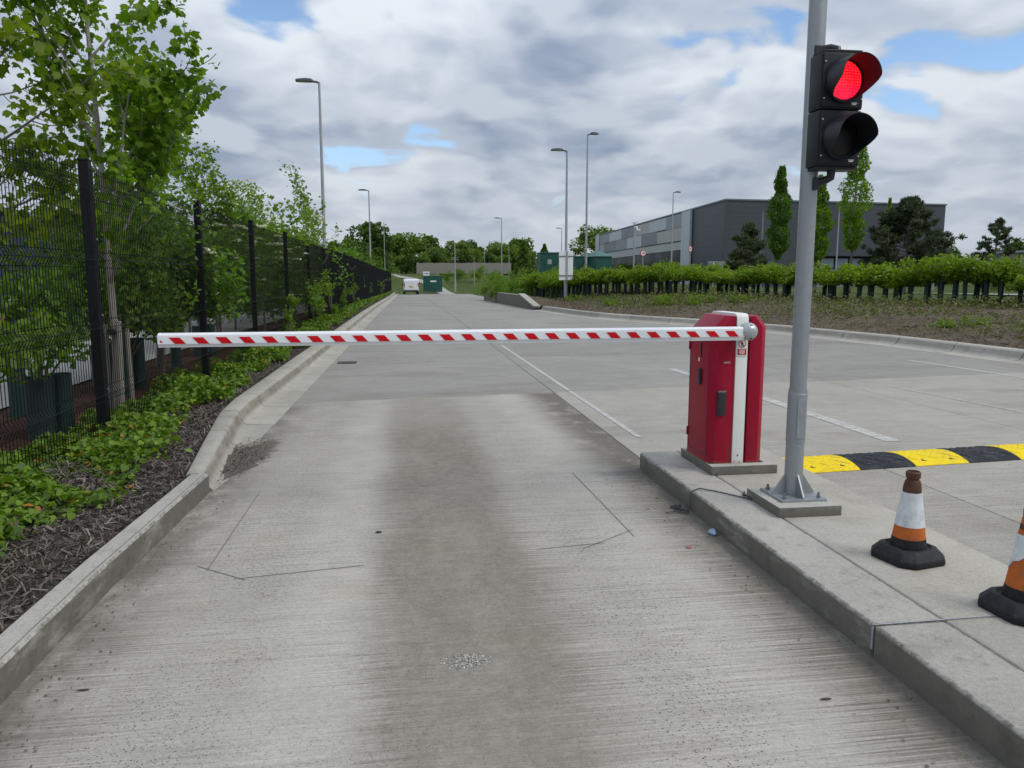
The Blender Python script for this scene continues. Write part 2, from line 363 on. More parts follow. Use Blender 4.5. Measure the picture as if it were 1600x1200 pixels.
def clad(name, col, axis='z', freq=3.3, rough=.5):
    m, t, b = mk(name); P = t.pos(); x, y, z = t.sep(P)
    s = t.math('SINE', t.math('MULTIPLY', z if axis == 'z' else t.math('ADD', x, y), freq*6.283))
    n = t.noise(P, .12, 3, .5)
    c = t.mix(n, tuple(v*.92 for v in col), tuple(v*1.08 for v in col))
    t.put(b.inputs['Base Color'], c); b.inputs['Roughness'].default_value = rough
    t.put(b.inputs['Normal'], t.bump(t.rng(s, -.3, .3), .14, .03)); return m
M['anthracite'] = clad('anthracite_cladding', (.050, .058, .070), 'z', 1.2)
M['navy'] = clad('navy_cladding', (.018, .020, .075), 'xy', 2.0)
for i, c in enumerate([(.22, .24, .26), (.44, .48, .52), (.36, .36, .35), (.155, .18, .205), (.37, .40, .39)]):
    M['panel%d' % i] = simple('grey_wall_panel_%d' % i, c, .45, var=.05, scale=.3)
M['glassdark'] = simple('dark_window_glass', (.016, .019, .024), .4, var=.2, scale=.2, spec=.2)
M['windowlite'] = simple('office_window', (.32, .40, .50), .15, var=.2, scale=.4)
M['greenbox'] = simple('green_kiosk_paint', (.008, .075, .055), .5, var=.1, scale=1)
M['greenroof'] = simple('green_kiosk_roof', (.035, .13, .105), .5, var=.1, scale=1)
M['yellow'] = simple('warning_yellow', (.62, .52, .06), .5)
M['orange'] = simple('orange_panel', (.75, .33, .01), .5)
M['timber'] = simple('grey_fence_timber', (.30, .275, .24), .9, var=.25, scale=2, streak=True)
M['vanwhite'] = simple('van_white_paint', (.74, .75, .77), .25, var=.03)
M['vanglass'] = simple('van_glass', (.03, .035, .04), .1)
M['tyre'] = simple('tyre_rubber', (.02, .02, .02), .8)
M['taillight'] = simple('tail_lamp_red', (.45, .02, .02), .3)
M['brick'] = simple('pale_brick_wall', (.30, .22, .18), .9, var=.15, scale=3)
M['drain'] = simple('drain_iron', (.06, .045, .035), .8, var=.3, scale=20)
M['cable'] = simple('grey_cable', (.05, .055, .055), .6)
M['litter'] = simple('litter_blue', (.30, .40, .55), .4)
M['litterred'] = simple('litter_red', (.40, .10, .10), .6)
def redlens():
    m, t, b = mk('lit_red_lens'); P = t.obj(); x, y, z = t.sep(P)
    g = t.math('SINE', t.math('MULTIPLY', z, 6.283/.016)); v = t.math('SINE', t.math('MULTIPLY', x, 6.283/.019))
    n = t.noise(P, 60, 3, .6)
    f = t.math('ADD', t.math('MULTIPLY', g, .20), t.math('ADD', t.math('MULTIPLY', v, .12), n))
    c = t.mix(t.rng(f, .25, .8), (.60, .0, .006), (1.0, .020, .034))
    c = t.mix(t.math('MULTIPLY', t.rng(z, -.10, .02, 1, 0), .35), c, (.85, .006, .085))
    t.put(b.inputs['Base Color'], (.25, .0, .01)); b.inputs['Roughness'].default_value = .35
    t.put(b.inputs['Emission Color'], c); b.inputs['Emission Strength'].default_value = 1.25; m.cycles.emission_sampling = 'NONE'
    return m
M['redlens'] = redlens()
M['darklens'] = simple('unlit_lens', (.012, .011, .011), .3, spec=.3, var=.3, scale=12, bump=.3, bscale=140)

# ------------------------------------------------------------------ mesh helpers
def tag(o, label=None, cat=None, group=None, kind=None):
    if label: o['label'] = label
    if cat: o['category'] = cat
    if group: o['group'] = group
    if kind: o['kind'] = kind
    return o

def empty(name, loc=(0, 0, 0), rz=0.):
    o = bpy.data.objects.new(name, None); COL.objects.link(o); o.location = loc; o.rotation_euler = (0, 0, rz)
    o.empty_display_size = .1
    return o

def link(name, me, mat=None, parent=None, loc=None):
    o = bpy.data.objects.new(name, me); COL.objects.link(o)
    if mat is not None:
        me.materials.clear(); me.materials.append(M[mat] if isinstance(mat, str) else mat)
    if parent: o.parent = parent
    if loc: o.location = loc
    return o

class MB:
    def __init__(s): s.v = []; s.f = []
    def add(s, vs, fs):
        o = len(s.v); s.v += [tuple(v) for v in vs]; s.f += [tuple(o+i for i in f) for f in fs]; return s
    def box(s, c, size, rz=0., taper=1.):
        hx, hy, hz = size[0]/2, size[1]/2, size[2]/2; cz, sz = math.cos(rz), math.sin(rz); vs = []
        for k in (-1, 1):
            tp = 1 if k < 0 else taper
            for i, j in ((-1, -1), (1, -1), (1, 1), (-1, 1)):
                a, b = i*hx*tp, j*hy*tp
                vs.append((c[0]+a*cz-b*sz, c[1]+a*sz+b*cz, c[2]+k*hz))
        return s.add(vs, [(3, 2, 1, 0), (4, 5, 6, 7), (0, 1, 5, 4), (1, 2, 6, 5), (2, 3, 7, 6), (3, 0, 4, 7)])
    def prism(s, poly, z0, z1):
        n = len(poly)
        z0 = z0 if hasattr(z0, '__len__') else [z0]*n; z1 = z1 if hasattr(z1, '__len__') else [z1]*n
        return s.add([(p[0], p[1], z0[i]) for i, p in enumerate(poly)] + [(p[0], p[1], z1[i]) for i, p in enumerate(poly)],
                     [tuple(reversed(range(n))), tuple(range(n, 2*n))] + [(i, (i+1) % n, n+(i+1) % n, n+i) for i in range(n)])
    def rings(s, rings, cap=True, closed=True):
        n = len(rings[0]); o = len(s.v)
        for r in rings: s.v += [tuple(p) for p in r]
        for k in range(len(rings)-1):
            for i in range(n if closed else n-1):
                j = (i+1) % n
                s.f.append((o+k*n+i, o+k*n+j, o+(k+1)*n+j, o+(k+1)*n+i))
        if cap and closed:
            s.f.append(tuple(o+i for i in reversed(range(n)))); s.f.append(tuple(o+(len(rings)-1)*n+i for i in range(n)))
        return s
    def tube(s, pts, r, n=8, cap=True):
        pts = [Vector(p) for p in pts]; rr = r if hasattr(r, '__len__') else [r]*len(pts); rings = []
        up = None
        for i, p in enumerate(pts):
            t = (pts[min(i+1, len(pts)-1)]-pts[max(i-1, 0)])
            if t.length < 1e-9: t = Vector((0, 0, 1))
            t.normalize()
            if up is None:
                up = Vector((1, 0, 0)) if abs(t.z) > .8 else Vector((0, 0, 1))
            a = t.cross(up)
            if a.length < 1e-6: a = t.cross(Vector((0, 1, 0)))
            a.normalize(); b = a.cross(t); up = b
            rings.append([p+(a*math.cos(2*math.pi*k/n)+b*math.sin(2*math.pi*k/n))*rr[i] for k in range(n)])
        return s.rings(rings, cap)
    def lathe(s, c, prof, n=24):
        return s.rings([[(c[0]+r*math.cos(2*math.pi*k/n), c[1]+r*math.sin(2*math.pi*k/n), c[2]+z) for k in range(n)] for r, z in prof])
    def mesh(s, name, smooth=False, bevel=0., angle=35):
        me = bpy.data.meshes.new(name); me.from_pydata(s.v, [], s.f); me.validate()
        bm = bmesh.new(); bm.from_mesh(me); bmesh.ops.recalc_face_normals(bm, faces=bm.faces[:])
        if bevel:
            es = [e for e in bm.edges if len(e.link_faces) == 2 and e.calc_face_angle(0) > R(30)]
            bmesh.ops.bevel(bm, geom=es, offset=bevel, segments=2, affect='EDGES', profile=.6, clamp_overlap=True)
        if smooth:
            for f in bm.faces: f.smooth = True
            for e in bm.edges:
                if len(e.link_faces) == 2 and e.calc_face_angle(0) > R(angle): e.smooth = False
        bm.to_mesh(me); bm.free(); return me
    def build(s, name, mat, parent=None, smooth=False, bevel=0., loc=None, angle=35):
        return link(name, s.mesh(name, smooth, bevel, angle), mat, parent, loc)

def npmesh(name, V, k, tint=None):
    """mesh from (N*k,3) vertices, one k-gon per k vertices"""
    V = np.ascontiguousarray(V, dtype=np.float32); n = len(V)//k
    me = bpy.data.meshes.new(name); me.vertices.add(n*k); me.loops.add(n*k); me.polygons.add(n)
    me.vertices.foreach_set('co', V.ravel()); me.loops.foreach_set('vertex_index', np.arange(n*k, dtype=np.int32))
    me.polygons.foreach_set('loop_start', np.arange(0, n*k, k, dtype=np.int32))
    me.update(calc_edges=True)
    if tint is not None:
        a = me.attributes.new('tint', 'FLOAT', 'FACE'); a.data.foreach_set('value', np.asarray(tint, dtype=np.float32))
    return me

LEAF = {
 'oval': np.array([(-.5, 0, 0), (-.2, .26, .05), (.18, .24, .05), (.5, 0, -.04), (.18, -.24, .05), (-.2, -.26, .05)]),
 'quad': np.array([(-.5, 0, 0), (0, .34, .06), (.5, 0, -.03), (0, -.34, .06)]),
 'maple': np.array([(-.42, 0, 0), (-.30, .24, .02), (-.30, .44, -.10), (-.04, .40, .0), (.16, .46, -.12), (.24, .22, .0), (.55, 0, -.18), (.24, -.22, .0), (.16, -.46, -.12), (-.04, -.40, .0), (-.30, -.44, -.10), (-.30, -.24, .02)]),
 'heart': np.array([(-.35, 0, .02), (-.46, .24, 0), (-.15, .46, .03), (.22, .28, .02), (.52, 0, -.06), (.22, -.28, .02), (-.15, -.46, .03), (-.46, -.24, 0)]),
 'needle': np.array([(-.5, -.045, 0), (-.5, .045, 0), (.5, .02, .0), (.5, -.02, .0)]),
 'chip': np.array([(-.5, -.05, 0), (-.42, .075, .02), (.46, .05, 0), (.5, -.04, .03)]),
}
def leafcloud(rng, P, size, shape='oval', up=.6, svar=.48, tdir=None):
    """P (N,3) -> vertices of N leaves facing roughly up"""
    T = LEAF[shape]; N = len(P); k = len(T)
    nrm = rng.normal(size=(N, 3)); nrm[:, 2] = np.abs(nrm[:, 2])*.6 + up; nrm /= np.linalg.norm(nrm, axis=1)[:, None]
    a = rng.normal(size=(N, 3)) if tdir is None else tdir + rng.normal(size=(N, 3))*.35
    a -= (a*nrm).sum(1)[:, None]*nrm; a /= np.linalg.norm(a, axis=1)[:, None] + 1e-9
    b = np.cross(nrm, a); s = size*(1 + svar*rng.uniform(-1, 1, N))
    V = P[:, None, :] + s[:, None, None]*(T[None, :, 0, None]*a[:, None, :] + T[None, :, 1, None]*b[:, None, :] + T[None, :, 2, None]*nrm[:, None, :])
    return V.reshape(-1, 3), k

def copy_tree(o, parent=None):
    c = o.copy(); COL.objects.link(c); c.parent = parent
    for ch in list(o.children): copy_tree(ch, c)
    return c

# ------------------------------------------------------------------ the lie of the land
def sstep(t):
    t = max(0., min(1., t)); return t*t*(3-2*t)
def prof(Y): return -.5*sstep((Y-22)/75.)
XR = [(-6, 11.6), (12.8, 11.55), (14.2, 11.5), (17.2, 11.35), (21.4, 10.6), (24.5, 9.6), (27.7, 8.2), (29.6, 7.5), (33, 6.95), (38, 6.62), (62, 6.5), (98, 6.4), (140, 6.4), (1000, 6.4)]
def lerp(tab, Y):
    if Y <= tab[0][0]: return tab[0][1]
    for (a, va), (b, vb) in zip(tab, tab[1:]):
        if Y <= b: return va + (vb-va)*(Y-a)/(b-a)
    return tab[-1][1]
def xr(Y): return lerp(XR, Y)                      # inner edge of the right-hand gutter
def xl(Y): return lerp([(-10, -1.46), (8.2, -1.46), (19, -1.28), (100, -.42), (400, -.42)], Y)   # edge of the left-hand gutter
def xf(Y): return lerp([(-10, -2.83), (15, -2.83), (100, -1.30), (400, -1.3)], Y)               # fence line
def land(x, Y):
    z = prof(min(Y, 98)) - .14
    rise = 2.75*sstep((Y-100)/52.)
    s = x - (xr(Y)+.75)
    if s > 0:
        bank = .04*sstep(s/.5) + .40*sstep(s/7.0)
        z = z + bank + (.42*sstep((Y-24)/25.))*sstep(s/5.)
        z -= .25*sstep((s-16)/22.)
        z += max(0, rise-.9)*sstep(1-s/60.)
    elif x < xl(Y)-.5:
        z = z + .22 + rise
    else:
        z = z + rise
    if Y > 175: z += 4.0*sstep((Y-175)/90.)
    return z

def bz(x, Y): return land(x, Y)+.34

def grid(name, xs, ys, fz, mat, parent=None):
    V = [(x, y, fz(x, y)) for y in ys for x in xs]; nx = len(xs)
    F = [(j*nx+i, j*nx+i+1, (j+1)*nx+i+1, (j+1)*nx+i) for j in range(len(ys)-1) for i in range(nx-1)]
    me = bpy.data.meshes.new(name); me.from_pydata(V, [], F)
    for p in me.polygons: p.use_smooth = True
    return link(name, me, mat, parent)

gx = sorted(set([-700, -450, -300, -200, -140, -100, -70, -50, -36, -26] + [-20+i for i in range(0, 18)] + [round(-2+i*.5, 2) for i in range(0, 64)] + [30+i*2 for i in range(0, 20)] + [72, 80, 90, 105, 125, 150, 200, 300, 450, 700]))
gy = [-60, -40, -25, -15, -10, -6, -3] + [i*1.5 for i in range(0, 72)] + [108+i*4 for i in range(0, 28)] + [225, 245, 265, 300, 360, 450, 600, 900]
g = grid('ground', gx, gy, land, 'grass'); tag(g, 'rough green grass ground running to the horizon', kind='structure')

# ------------------------------------------------------------------ concrete road: bays with recessed joints
road = MB()
ys = [-5, 6, 10.5] + [10.5+5*i for i in range(1, 18)]
for a, b in zip(ys, ys[1:]):
    road.add([(-2.3, a, prof(a)-.022), (13, a, prof(a)-.022), (13, b, prof(b)-.022), (-2.3, b, prof(b)-.022)], [(0, 1, 2, 3)])
road = road.build('road', 'joint'); tag(road, 'grey concrete road in bays with sealed joints', kind='structure')
def jy(base, x):            # transverse joints are slightly skew
    k = {6.0: .088, 10.5: .13}.get(base, .10 if base < 12 else .05)
    return base + k*(x-.3)
XJ = [-1.95, 2.13, 6.65, 12.6]
def slab(x0, x1, ya, yb, mat, gap=.009, skew=True):
    A = (lambda x: jy(ya, x)) if skew and ya > 0 else (lambda x: ya); B = (lambda x: jy(yb, x)) if skew else (lambda x: yb)
    def Z(y): return prof(y)
    ch = .005
    o = [(x0+gap/2, A(x0)+gap/2), (x1-gap/2, A(x1)+gap/2), (x1-gap/2, B(x1)-gap/2), (x0+gap/2, B(x0)-gap/2)]
    i = [(o[0][0]+ch, o[0][1]+ch), (o[1][0]-ch, o[1][1]+ch), (o[2][0]-ch, o[2][1]-ch), (o[3][0]+ch, o[3][1]-ch)]
    m = MB(); m.add([(p[0], p[1], Z(p[1])-.02) for p in o] + [(p[0], p[1], Z(p[1])-.004) for p in o] + [(p[0], p[1], Z(p[1])) for p in i],
        [(8, 9, 10, 11)] + [(k, (k+1) % 4, 4+(k+1) % 4, 4+k) for k in range(4)] + [(4+k, 4+(k+1) % 4, 8+(k+1) % 4, 8+k) for k in range(4)])
    return m.build('slab', mat, road)
for ci in range(3):
    x0, x1 = XJ[ci], XJ[ci+1]
    for a, b in zip(ys, ys[1:]):
        if ci == 0: mat = 'lane' if b < 11 else 'roadfar'
        else: mat = 'road' if b < 11 else 'roadfar'
        if ci == 1 and b < 6.5:
            slab(x0, 4.1, a, b, mat); slab(4.1, x1, a, b, mat)
        else: slab(x0, x1, a, b, mat)

def strip(name, pts, width, mat, parent, z=.004):
    """flat strip along a polyline on the road"""
    m = MB()
    for (p, q) in zip(pts, pts[1:]):
        d = Vector((q[0]-p[0], q[1]-p[1])); n = max(1, int(d.length/3)); u = d.normalized(); s = Vector((-u.y, u.x))*width/2
        for k in range(n):
            a = Vector(p[:2])+d*k/n; b = Vector(p[:2])+d*(k+1)/n
            za, zb = prof(a.y)+z, prof(b.y)+z
            m.add([(a.x-s.x, a.y-s.y, za), (b.x-s.x, b.y-s.y, zb), (b.x+s.x, b.y+s.y, zb), (a.x+s.x, a.y+s.y, za)], [(3, 2, 1, 0)])
    return m.build(name, mat, parent)
# induction loop saw cuts in the lane
rs = random.Random(4)
for pts in ([(-1.12, 6.0), (-1.125, 4.36)], [(-1.20, 4.44), (-.88, 4.185)], [(-.95, 4.21), (-.25, 4.315)], [(.78, 4.435), (1.22, 4.49)], [(1.06, 4.40), (1.47, 4.71)], [(1.44, 4.58), (1.40, 6.22)]):
    strip('saw_cut', pts, .0065, 'saw', road, .003)
# painted markings
strip('lane_line', [(2.40, 7.53), (2.38, 10.8)], .065, 'paint', road); strip('lane_line', [(2.38, 10.86), (2.36, 18.4)], .065, 'paint', road)
strip('lane_line', [(4.88, 6.98), (4.86, 9.9)], .17, 'paint', road); strip('lane_line', [(4.82, 11.2), (4.78, 13.2)], .14, 'paint', road)
strip('lane_line', [(10.1, 11.0), (9.95, 13.95)], .10, 'paint', road)
strip('lane_line', [(7.6, 7.0), (7.3, 10.7)], .05, 'paint', road)
# small drain in the road
dr = MB(); dr.box((-1.08, 15.03, prof(15)+.006), (.36, .34, .012)); dr = dr.build('drain_grate', 'drain', None, bevel=.002)
tag(dr, 'small rusty drain grate in the road beside the left gutter', 'drain grate')
for k in range(6):
    MB().box((-1.20+k*.048, 15.03, prof(15)+.0155), (.022, .27, .006)).build('bar', 'black', dr)

# chipped pale patch in the lane (spalled concrete)
rng = np.random.default_rng(3)
n = 620; P = np.c_[rng.normal(.25, .040, n), rng.normal(3.12, .036, n), np.full(n, .003)]
V, k = leafcloud(rng, P, .0075, 'quad', up=2.0, svar=.7)
o = link('spalled_patch', npmesh('spalled_patch', V, k, rng.uniform(.1, 1, n)), leafmat('pale_aggregate', (.12, .12, .11), (.62, .60, .55), trans=0., rough=.9))
tag(o, 'pale patch of broken aggregate in the middle of the lane', kind='stuff')

# ------------------------------------------------------------------ kerbs
def sweep(name, stations, mat, parent=None, smooth=True, angle=40):
    """stations: list of lists of (x,y,z) open profiles, closed into a solid below"""
    m = MB(); m.rings(stations, cap=True, closed=True)
    return m.build(name, mat, parent, smooth=smooth, angle=angle)
def kerbring(y, front, back, top, lip=.02, bottom=-.12):
    """plain kerb: vertical face towards +x at 'front', flat top"""
    z = prof(y)
    return [(front, y, z+bottom), (front, y, z+top-lip), (front-lip, y, z+top), (back+.008, y, z+top), (back, y, z+top-.012), (back, y, z+bottom)]
kl = empty('kerb_left', (0, 0, 0)); tag(kl, 'concrete kerb along the planted bed on the left', kind='structure')
for a, b in ((-3, 1.2), (1.2, 6.02)):
    st = []
    for q in range(9):
        y = a+.003+(b-a-.006)*q/8
        f = lerp([(0, -1.585), (4, -1.575), (6.02, -1.50)], y); bk = lerp([(0, -1.74), (4, -1.715), (6.02, -1.635)], y)
        st.append(kerbring(y, f, bk, .15, .012))
    sweep('kerb_unit', st, 'kerb', kl)
strip('saw_cut', [(-1.612, -2), (-1.602, 4), (-1.532, 6.0)], .005, 'saw', kl, .1525)
# set-back kerb with dished gutter further along
def gutring(y, gx0, kf, kb, top):
    z = prof(y)
    return [(gx0, y, z-.12), (gx0, y, z+.004), (gx0-.03, y, z+.006), ((gx0+kf)/2, y, z+.010), (kf+.055, y, z+.020), (kf+.02, y, z+.045), (kf+.002, y, z+.085), (kf-.010, y, z+top-.035), (kf-.028, y, z+top-.010), (kf-.055, y, z+top), (kb+.03, y, z+top), (kb, y, z+top-.015), (kb, y, z-.12)]
def kfl(y): return lerp([(6.02, -1.53), (8.7, -1.80), (9.3, -1.83), (13, -1.74), (19, -1.64), (100, -.80), (400, -.8)], y)
def kbl(y): return lerp([(6.02, -1.67), (8.7, -2.01), (9.6, -2.06), (14.8, -2.0), (19, -1.92), (100, -1.08), (400, -1.08)], y)
# transition piece: kerb with broken gutter
st = []
for q in range(11):
    y = 6.028+(7.62-6.028)*q/10
    gg = lerp([(6.02, -1.50), (6.25, -1.45), (6.48, -1.43), (6.62, -1.50), (6.74, -1.585), (6.85, -1.63), (7.62, -1.68)], y)
    gg = max(gg, kfl(y)+.055)
    st.append(gutring(y, gg, kfl(y), kbl(y), lerp([(6, .152), (7.62, .18)], y)))
sweep('kerb_unit', st, 'gutter', kl)
yk = [7.63, 8.75, 9.95, 11.3, 12.7, 14.2, 15.8, 17.5, 19.5, 22, 25, 28, 32, 36, 41, 46, 52, 58, 65, 73, 82, 92, 98]
for a, b in zip(yk, yk[1:]):
    st = []
    for q in range(6):
        y = a+.007+(b-a-.014)*q/5
        gg = xl(y)
        if a < 8: gg = lerp([(7.63, -1.63), (7.68, -1.54), (7.80, -1.50), (8.0, -1.485), (8.2, -1.462), (8.75, -1.46)], y)
        st.append(gutring(y, gg, kfl(y), kbl(y), .18))
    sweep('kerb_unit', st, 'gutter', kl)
# grit filling the broken gutter
rng = np.random.default_rng(11)
m = MB(); ring = []
for k in range(20):
    a = 2*math.pi*k/20; ring.append((-1.50+.17*math.cos(a)*(1+.45*rng.uniform(-1, 1)) + (.14*max(0, math.sin(a))), 7.02+.62*math.sin(a)*(1+.3*rng.uniform(-1, 1))))
cen = (-1.53, 7.1, .028)
m.add([cen] + [(p[0]*.55+cen[0]*.45, p[1]*.55+cen[1]*.45, .024+rng.uniform(-.006, .01)) for p in ring] + [(p[0], p[1], .003) for p in ring],
      [(0, 1+k, 1+(k+1) % 20) for k in range(20)] + [(1+k, 21+k, 21+(k+1) % 20, 1+(k+1) % 20) for k in range(20)])
gr = m.build('grit_pile', 'dirt', None, smooth=True, angle=80); tag(gr, 'dark grit filling the broken gutter by the left kerb', kind='stuff')
n = 3500; P = np.c_[-1.48+rng.normal(0, .085, n), 7.1+rng.normal(0, .30, n), np.full(n, .012)+rng.uniform(0, .02, n)]; P[:, 0] = np.maximum(P[:, 0], np.interp(P[:, 1], [6, 6.6, 7.3, 8.6], [-1.50, -1.57, -1.65, -1.50])+.0); P[:, 2] = np.where(P[:, 0] > -1.3, .005, P[:, 2])
V, k = leafcloud(rng, P, .011, 'quad', up=.8, svar=.7); o = link('grit_crumb', npmesh('grit_crumb', V, k, rng.uniform(0, 1, n)), 'chip'); o.parent = gr

# right-hand curved kerb with gutter
kr = empty('kerb_right', (0, 0, 0)); tag(kr, 'curving concrete kerb and gutter below the planted bank', kind='structure')
yk = [-3, 4, 9, 11.5, 13.4, 15.2, 17.0, 18.8, 20.6, 22.4, 24.2, 26, 28, 30.3, 33, 36, 39.0]
def nrm_r(y):
    dxy = (xr(y+.3)-xr(y-.3))/.6; t = Vector((dxy, 1)).normalized(); return Vector((t.y, -t.x))
for a, b in zip(yk, yk[1:]):
    st = []
    for q in range(8):
        y = a+.011+(b-a-.022)*q/7; c = Vector((xr(y), y)); nn = nrm_r(y); z = prof(y); r_ = []
        for off, dz in ((0, -.12), (0, .004), (.25, .008), (.40, .03), (.455, .08), (.495, .165), (.525, .198), (.57, .210), (.76, .210), (.79, .195), (.79, -.12)):
            p = c+nn*off; r_.append((p.x, p.y, z+dz))
        st.append(r_)
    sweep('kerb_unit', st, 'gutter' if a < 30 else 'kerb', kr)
# low retaining wall where the road narrows
rw = empty('retaining_wall', (6.9, 39.5, 0)); tag(rw, 'low grey concrete retaining wall with sloping end beside far road', 'wall')
def rel(o, pts): return [(p[0]-o.location.x, p[1]-o.location.y, p[2]-o.location.z) for p in pts]
m = MB(); st = []
for y, h in ((39.3, .13), (43.5, .62), (44.3, .70), (52, .72), (60, .74), (63, .5)):
    z = prof(y); x0 = xr(y)+.12
    st.append(rel(rw, [(x0, y, z-.2), (x0, y, z+h), (x0+.28, y, z+h), (x0+.28, y, z-.2)]))
m.rings(st); m.build('face', 'kerb', rw)
m = MB(); st = []
for y, h in ((39.2, .14), (43.5, .63), (44.3, .71)):
    z = prof(y); x0 = xr(y)+.06
    st.append(rel(rw, [(x0, y, z+h), (x0, y, z+h+.08), (x0+.38, y, z+h+.08), (x0+.38, y, z+h)]))
m.rings(st); m.build('sloping_coping', 'gutter', rw)

# ------------------------------------------------------------------ traffic island
isl = empty('traffic_island', (2.5, 2, 0)); tag(isl, 'raised smooth concrete island between the two lanes', kind='structure')
def islpiece(x0, x1, y0, y1, mat, far=False):
    sk = .09 if far else 0
    z1 = .15; b = .012
    poly = [(x0, y0), (x1, y0), (x1, y1+sk*(x1-2)), (x0, y1+sk*(x0-2))]
    m = MB(); m.prism([(p[0]-2.5, p[1]-2) for p in poly], -.10, z1)
    return m.build('slab', mat, isl, bevel=b if mat == 'island' else .02, smooth=True, angle=60)
for (a, b, far) in ((-3, 2.908, False), (2.912, 6.26, True)):
    islpiece(2.0, 2.338, a, b, 'kerb', far); islpiece(2.342, 3.12, a, b, 'island', far)
s_ = strip('joint_sealant', [(2.01, 2.91), (2.6, 2.918)], .007, 'bluetar', isl, .1512); s_.matrix_parent_inverse = Matrix.Translation((-2.5, -2, 0))
m = MB(); m.box((1.9985-2.5, 2.91-2, .09), (.004, .012, .10)); m.build('joint_sealant', 'bluetar', isl)

# ------------------------------------------------------------------ planted bed on the left: mulch, chips, groundcover
bed = MB(); st = []
yb = [-4+i*.5 for i in range(0, 60)] + [26+i*3 for i in range(0, 25)]
V = []; 
def kback(y): return (kbl(y)+.004) if y > 6.02 else lerp([(0, -1.735), (4, -1.712), (6.02, -1.632)], y)
NB = 12; rb = np.random.default_rng(5)
for y in yb:
    x1, x0 = kback(y), xf(y)-.02
    for i in range(NB):
        t = i/(NB-1); x = x1+(x0-x1)*t
        V.append((x, y, prof(y)+.115+.05*math.sin(t*3.1)+(rb.uniform(-.012, .012) if 0 < i else 0)))
F = [(j*NB+i, j*NB+i+1, (j+1)*NB+i+1, (j+1)*NB+i) for j in range(len(yb)-1) for i in range(NB-1)]
me = bpy.data.meshes.new('planting_bed'); me.from_pydata(V, [], F); [setattr(p, 'use_smooth', True) for p in me.polygons]
tag(link('planting_bed', me, 'mulch'), 'dark bark mulch bed between kerb and fence', kind='structure')
def strip_sheet(name, fx0, fx1, dz, mat, ys_, label, nn=6):
    V = []
    for y in ys_:
        for i in range(nn):
            x = fx0(y)+(fx1(y)-fx0(y))*i/(nn-1); V.append((x, y, prof(min(y, 98))+dz+2.75*sstep((y-100)/52.)))
    F = [(j*nn+i, j*nn+i+1, (j+1)*nn+i+1, (j+1)*nn+i) for j in range(len(ys_)-1) for i in range(nn-1)]
    me = bpy.data.meshes.new(name); me.from_pydata(V, [], F)
    return tag(link(name, me, mat), label, kind='structure')
ysl = [-6+i*2 for i in range(0, 54)]
strip_sheet('soil_strip', lambda y: xf(y)-1.75, lambda y: xf(y)-.02, .125, 'redmulch', ysl, 'red brown mulch strip under the trees behind the fence')
strip_sheet('footway', lambda y: xf(y)-4.6, lambda y: xf(y)-1.76, .145, 'path', ysl, 'pale footway behind the trees on the left')

rng = np.random.default_rng(21)
def bedpts(n, y0, y1, power=1.6):
    t = rng.uniform(0, 1, n)**power; y = y0+(y1-y0)*t; u = rng.uniform(0, 1, n)
    xa = np.array([kback(v) for v in y]); xb = np.array([xf(v)-.3 for v in y])
    return xa+(xb-xa)*u, y, u
x, y, u = bedpts(42000, 1.2, 15, 1.9)
P = np.c_[x-.02, y, .128+.045*np.sin(u*3.1)+rng.uniform(0, .03, len(x))]
V, k = leafcloud(rng, P, .046, 'chip', up=1.2, svar=.9)
tag(link('bark_chips', npmesh('bark_chips', V, k, rng.uniform(0, 1, len(P))**2.2), 'chip'), 'loose dark bark chips strewn over the bed', kind='stuff')
# groundcover in patches
def cover_density(x, y, u):
    v = np.sin(y*1.15+1.1)*.5+np.sin(y*.47+x*2.3+.6)*.5+np.sin(y*2.7-x*3.1)*.35
    edge = np.clip((u-.13-.10*np.sin(y*1.7)-.07*np.sin(y*4.3+1))/.18, 0, 1)
    near = np.where(y < 4.6, np.clip((u-.16)/.14, 0, 1)*2.2, 1)
    gap = np.where((y > 4.6) & (y < 5.3), .45, 1) * np.where((y > 5.3) & (y < 7.6), np.clip((u-.12)/.2, 0.08, 1)*.9, 1)
    return np.clip(.75+.45*v, 0.12, 1)*edge*near*gap
x, y, u = bedpts(150000, 1.2, 34, 1.25)
keep = rng.uniform(0, 1, len(x)) < cover_density(x, y, u); x, y, u = x[keep], y[keep], u[keep]
hh = .16+.12*np.sin(y*1.9+x*4)*np.sin(y*.8)+.05*np.sin(y*6+x*5)
zb = np.array([prof(v) for v in y])
P = np.c_[x, y, zb+.14+np.abs(hh)*rng.uniform(.25, 1, len(x))]
sz = .036+.026*rng.uniform(0, 1, len(x))**2
V, k = leafcloud(rng, P, sz, 'heart', up=.9, svar=.45)
tag(link('groundcover', npmesh('groundcover', V, k, rng.uniform(0, 1, len(P))), 'ivy'), 'bright green ivy groundcover with a few yellow leaves along the fence', kind='stuff')
x, y, u = bedpts(15000, 30, 98, 1.0); keep = u > .25; x, y, u = x[keep], y[keep], u[keep]
P = np.c_[x, y, np.array([prof(v) for v in y])+.14+rng.uniform(.02, .3, len(x))]
V, k = leafcloud(rng, P, .16, 'quad', up=.8); tag(link('groundcover', npmesh('groundcover', V, k, rng.uniform(0, .8, len(P))), 'ivy'), 'far groundcover fringe along the foot of the fence', kind='stuff')

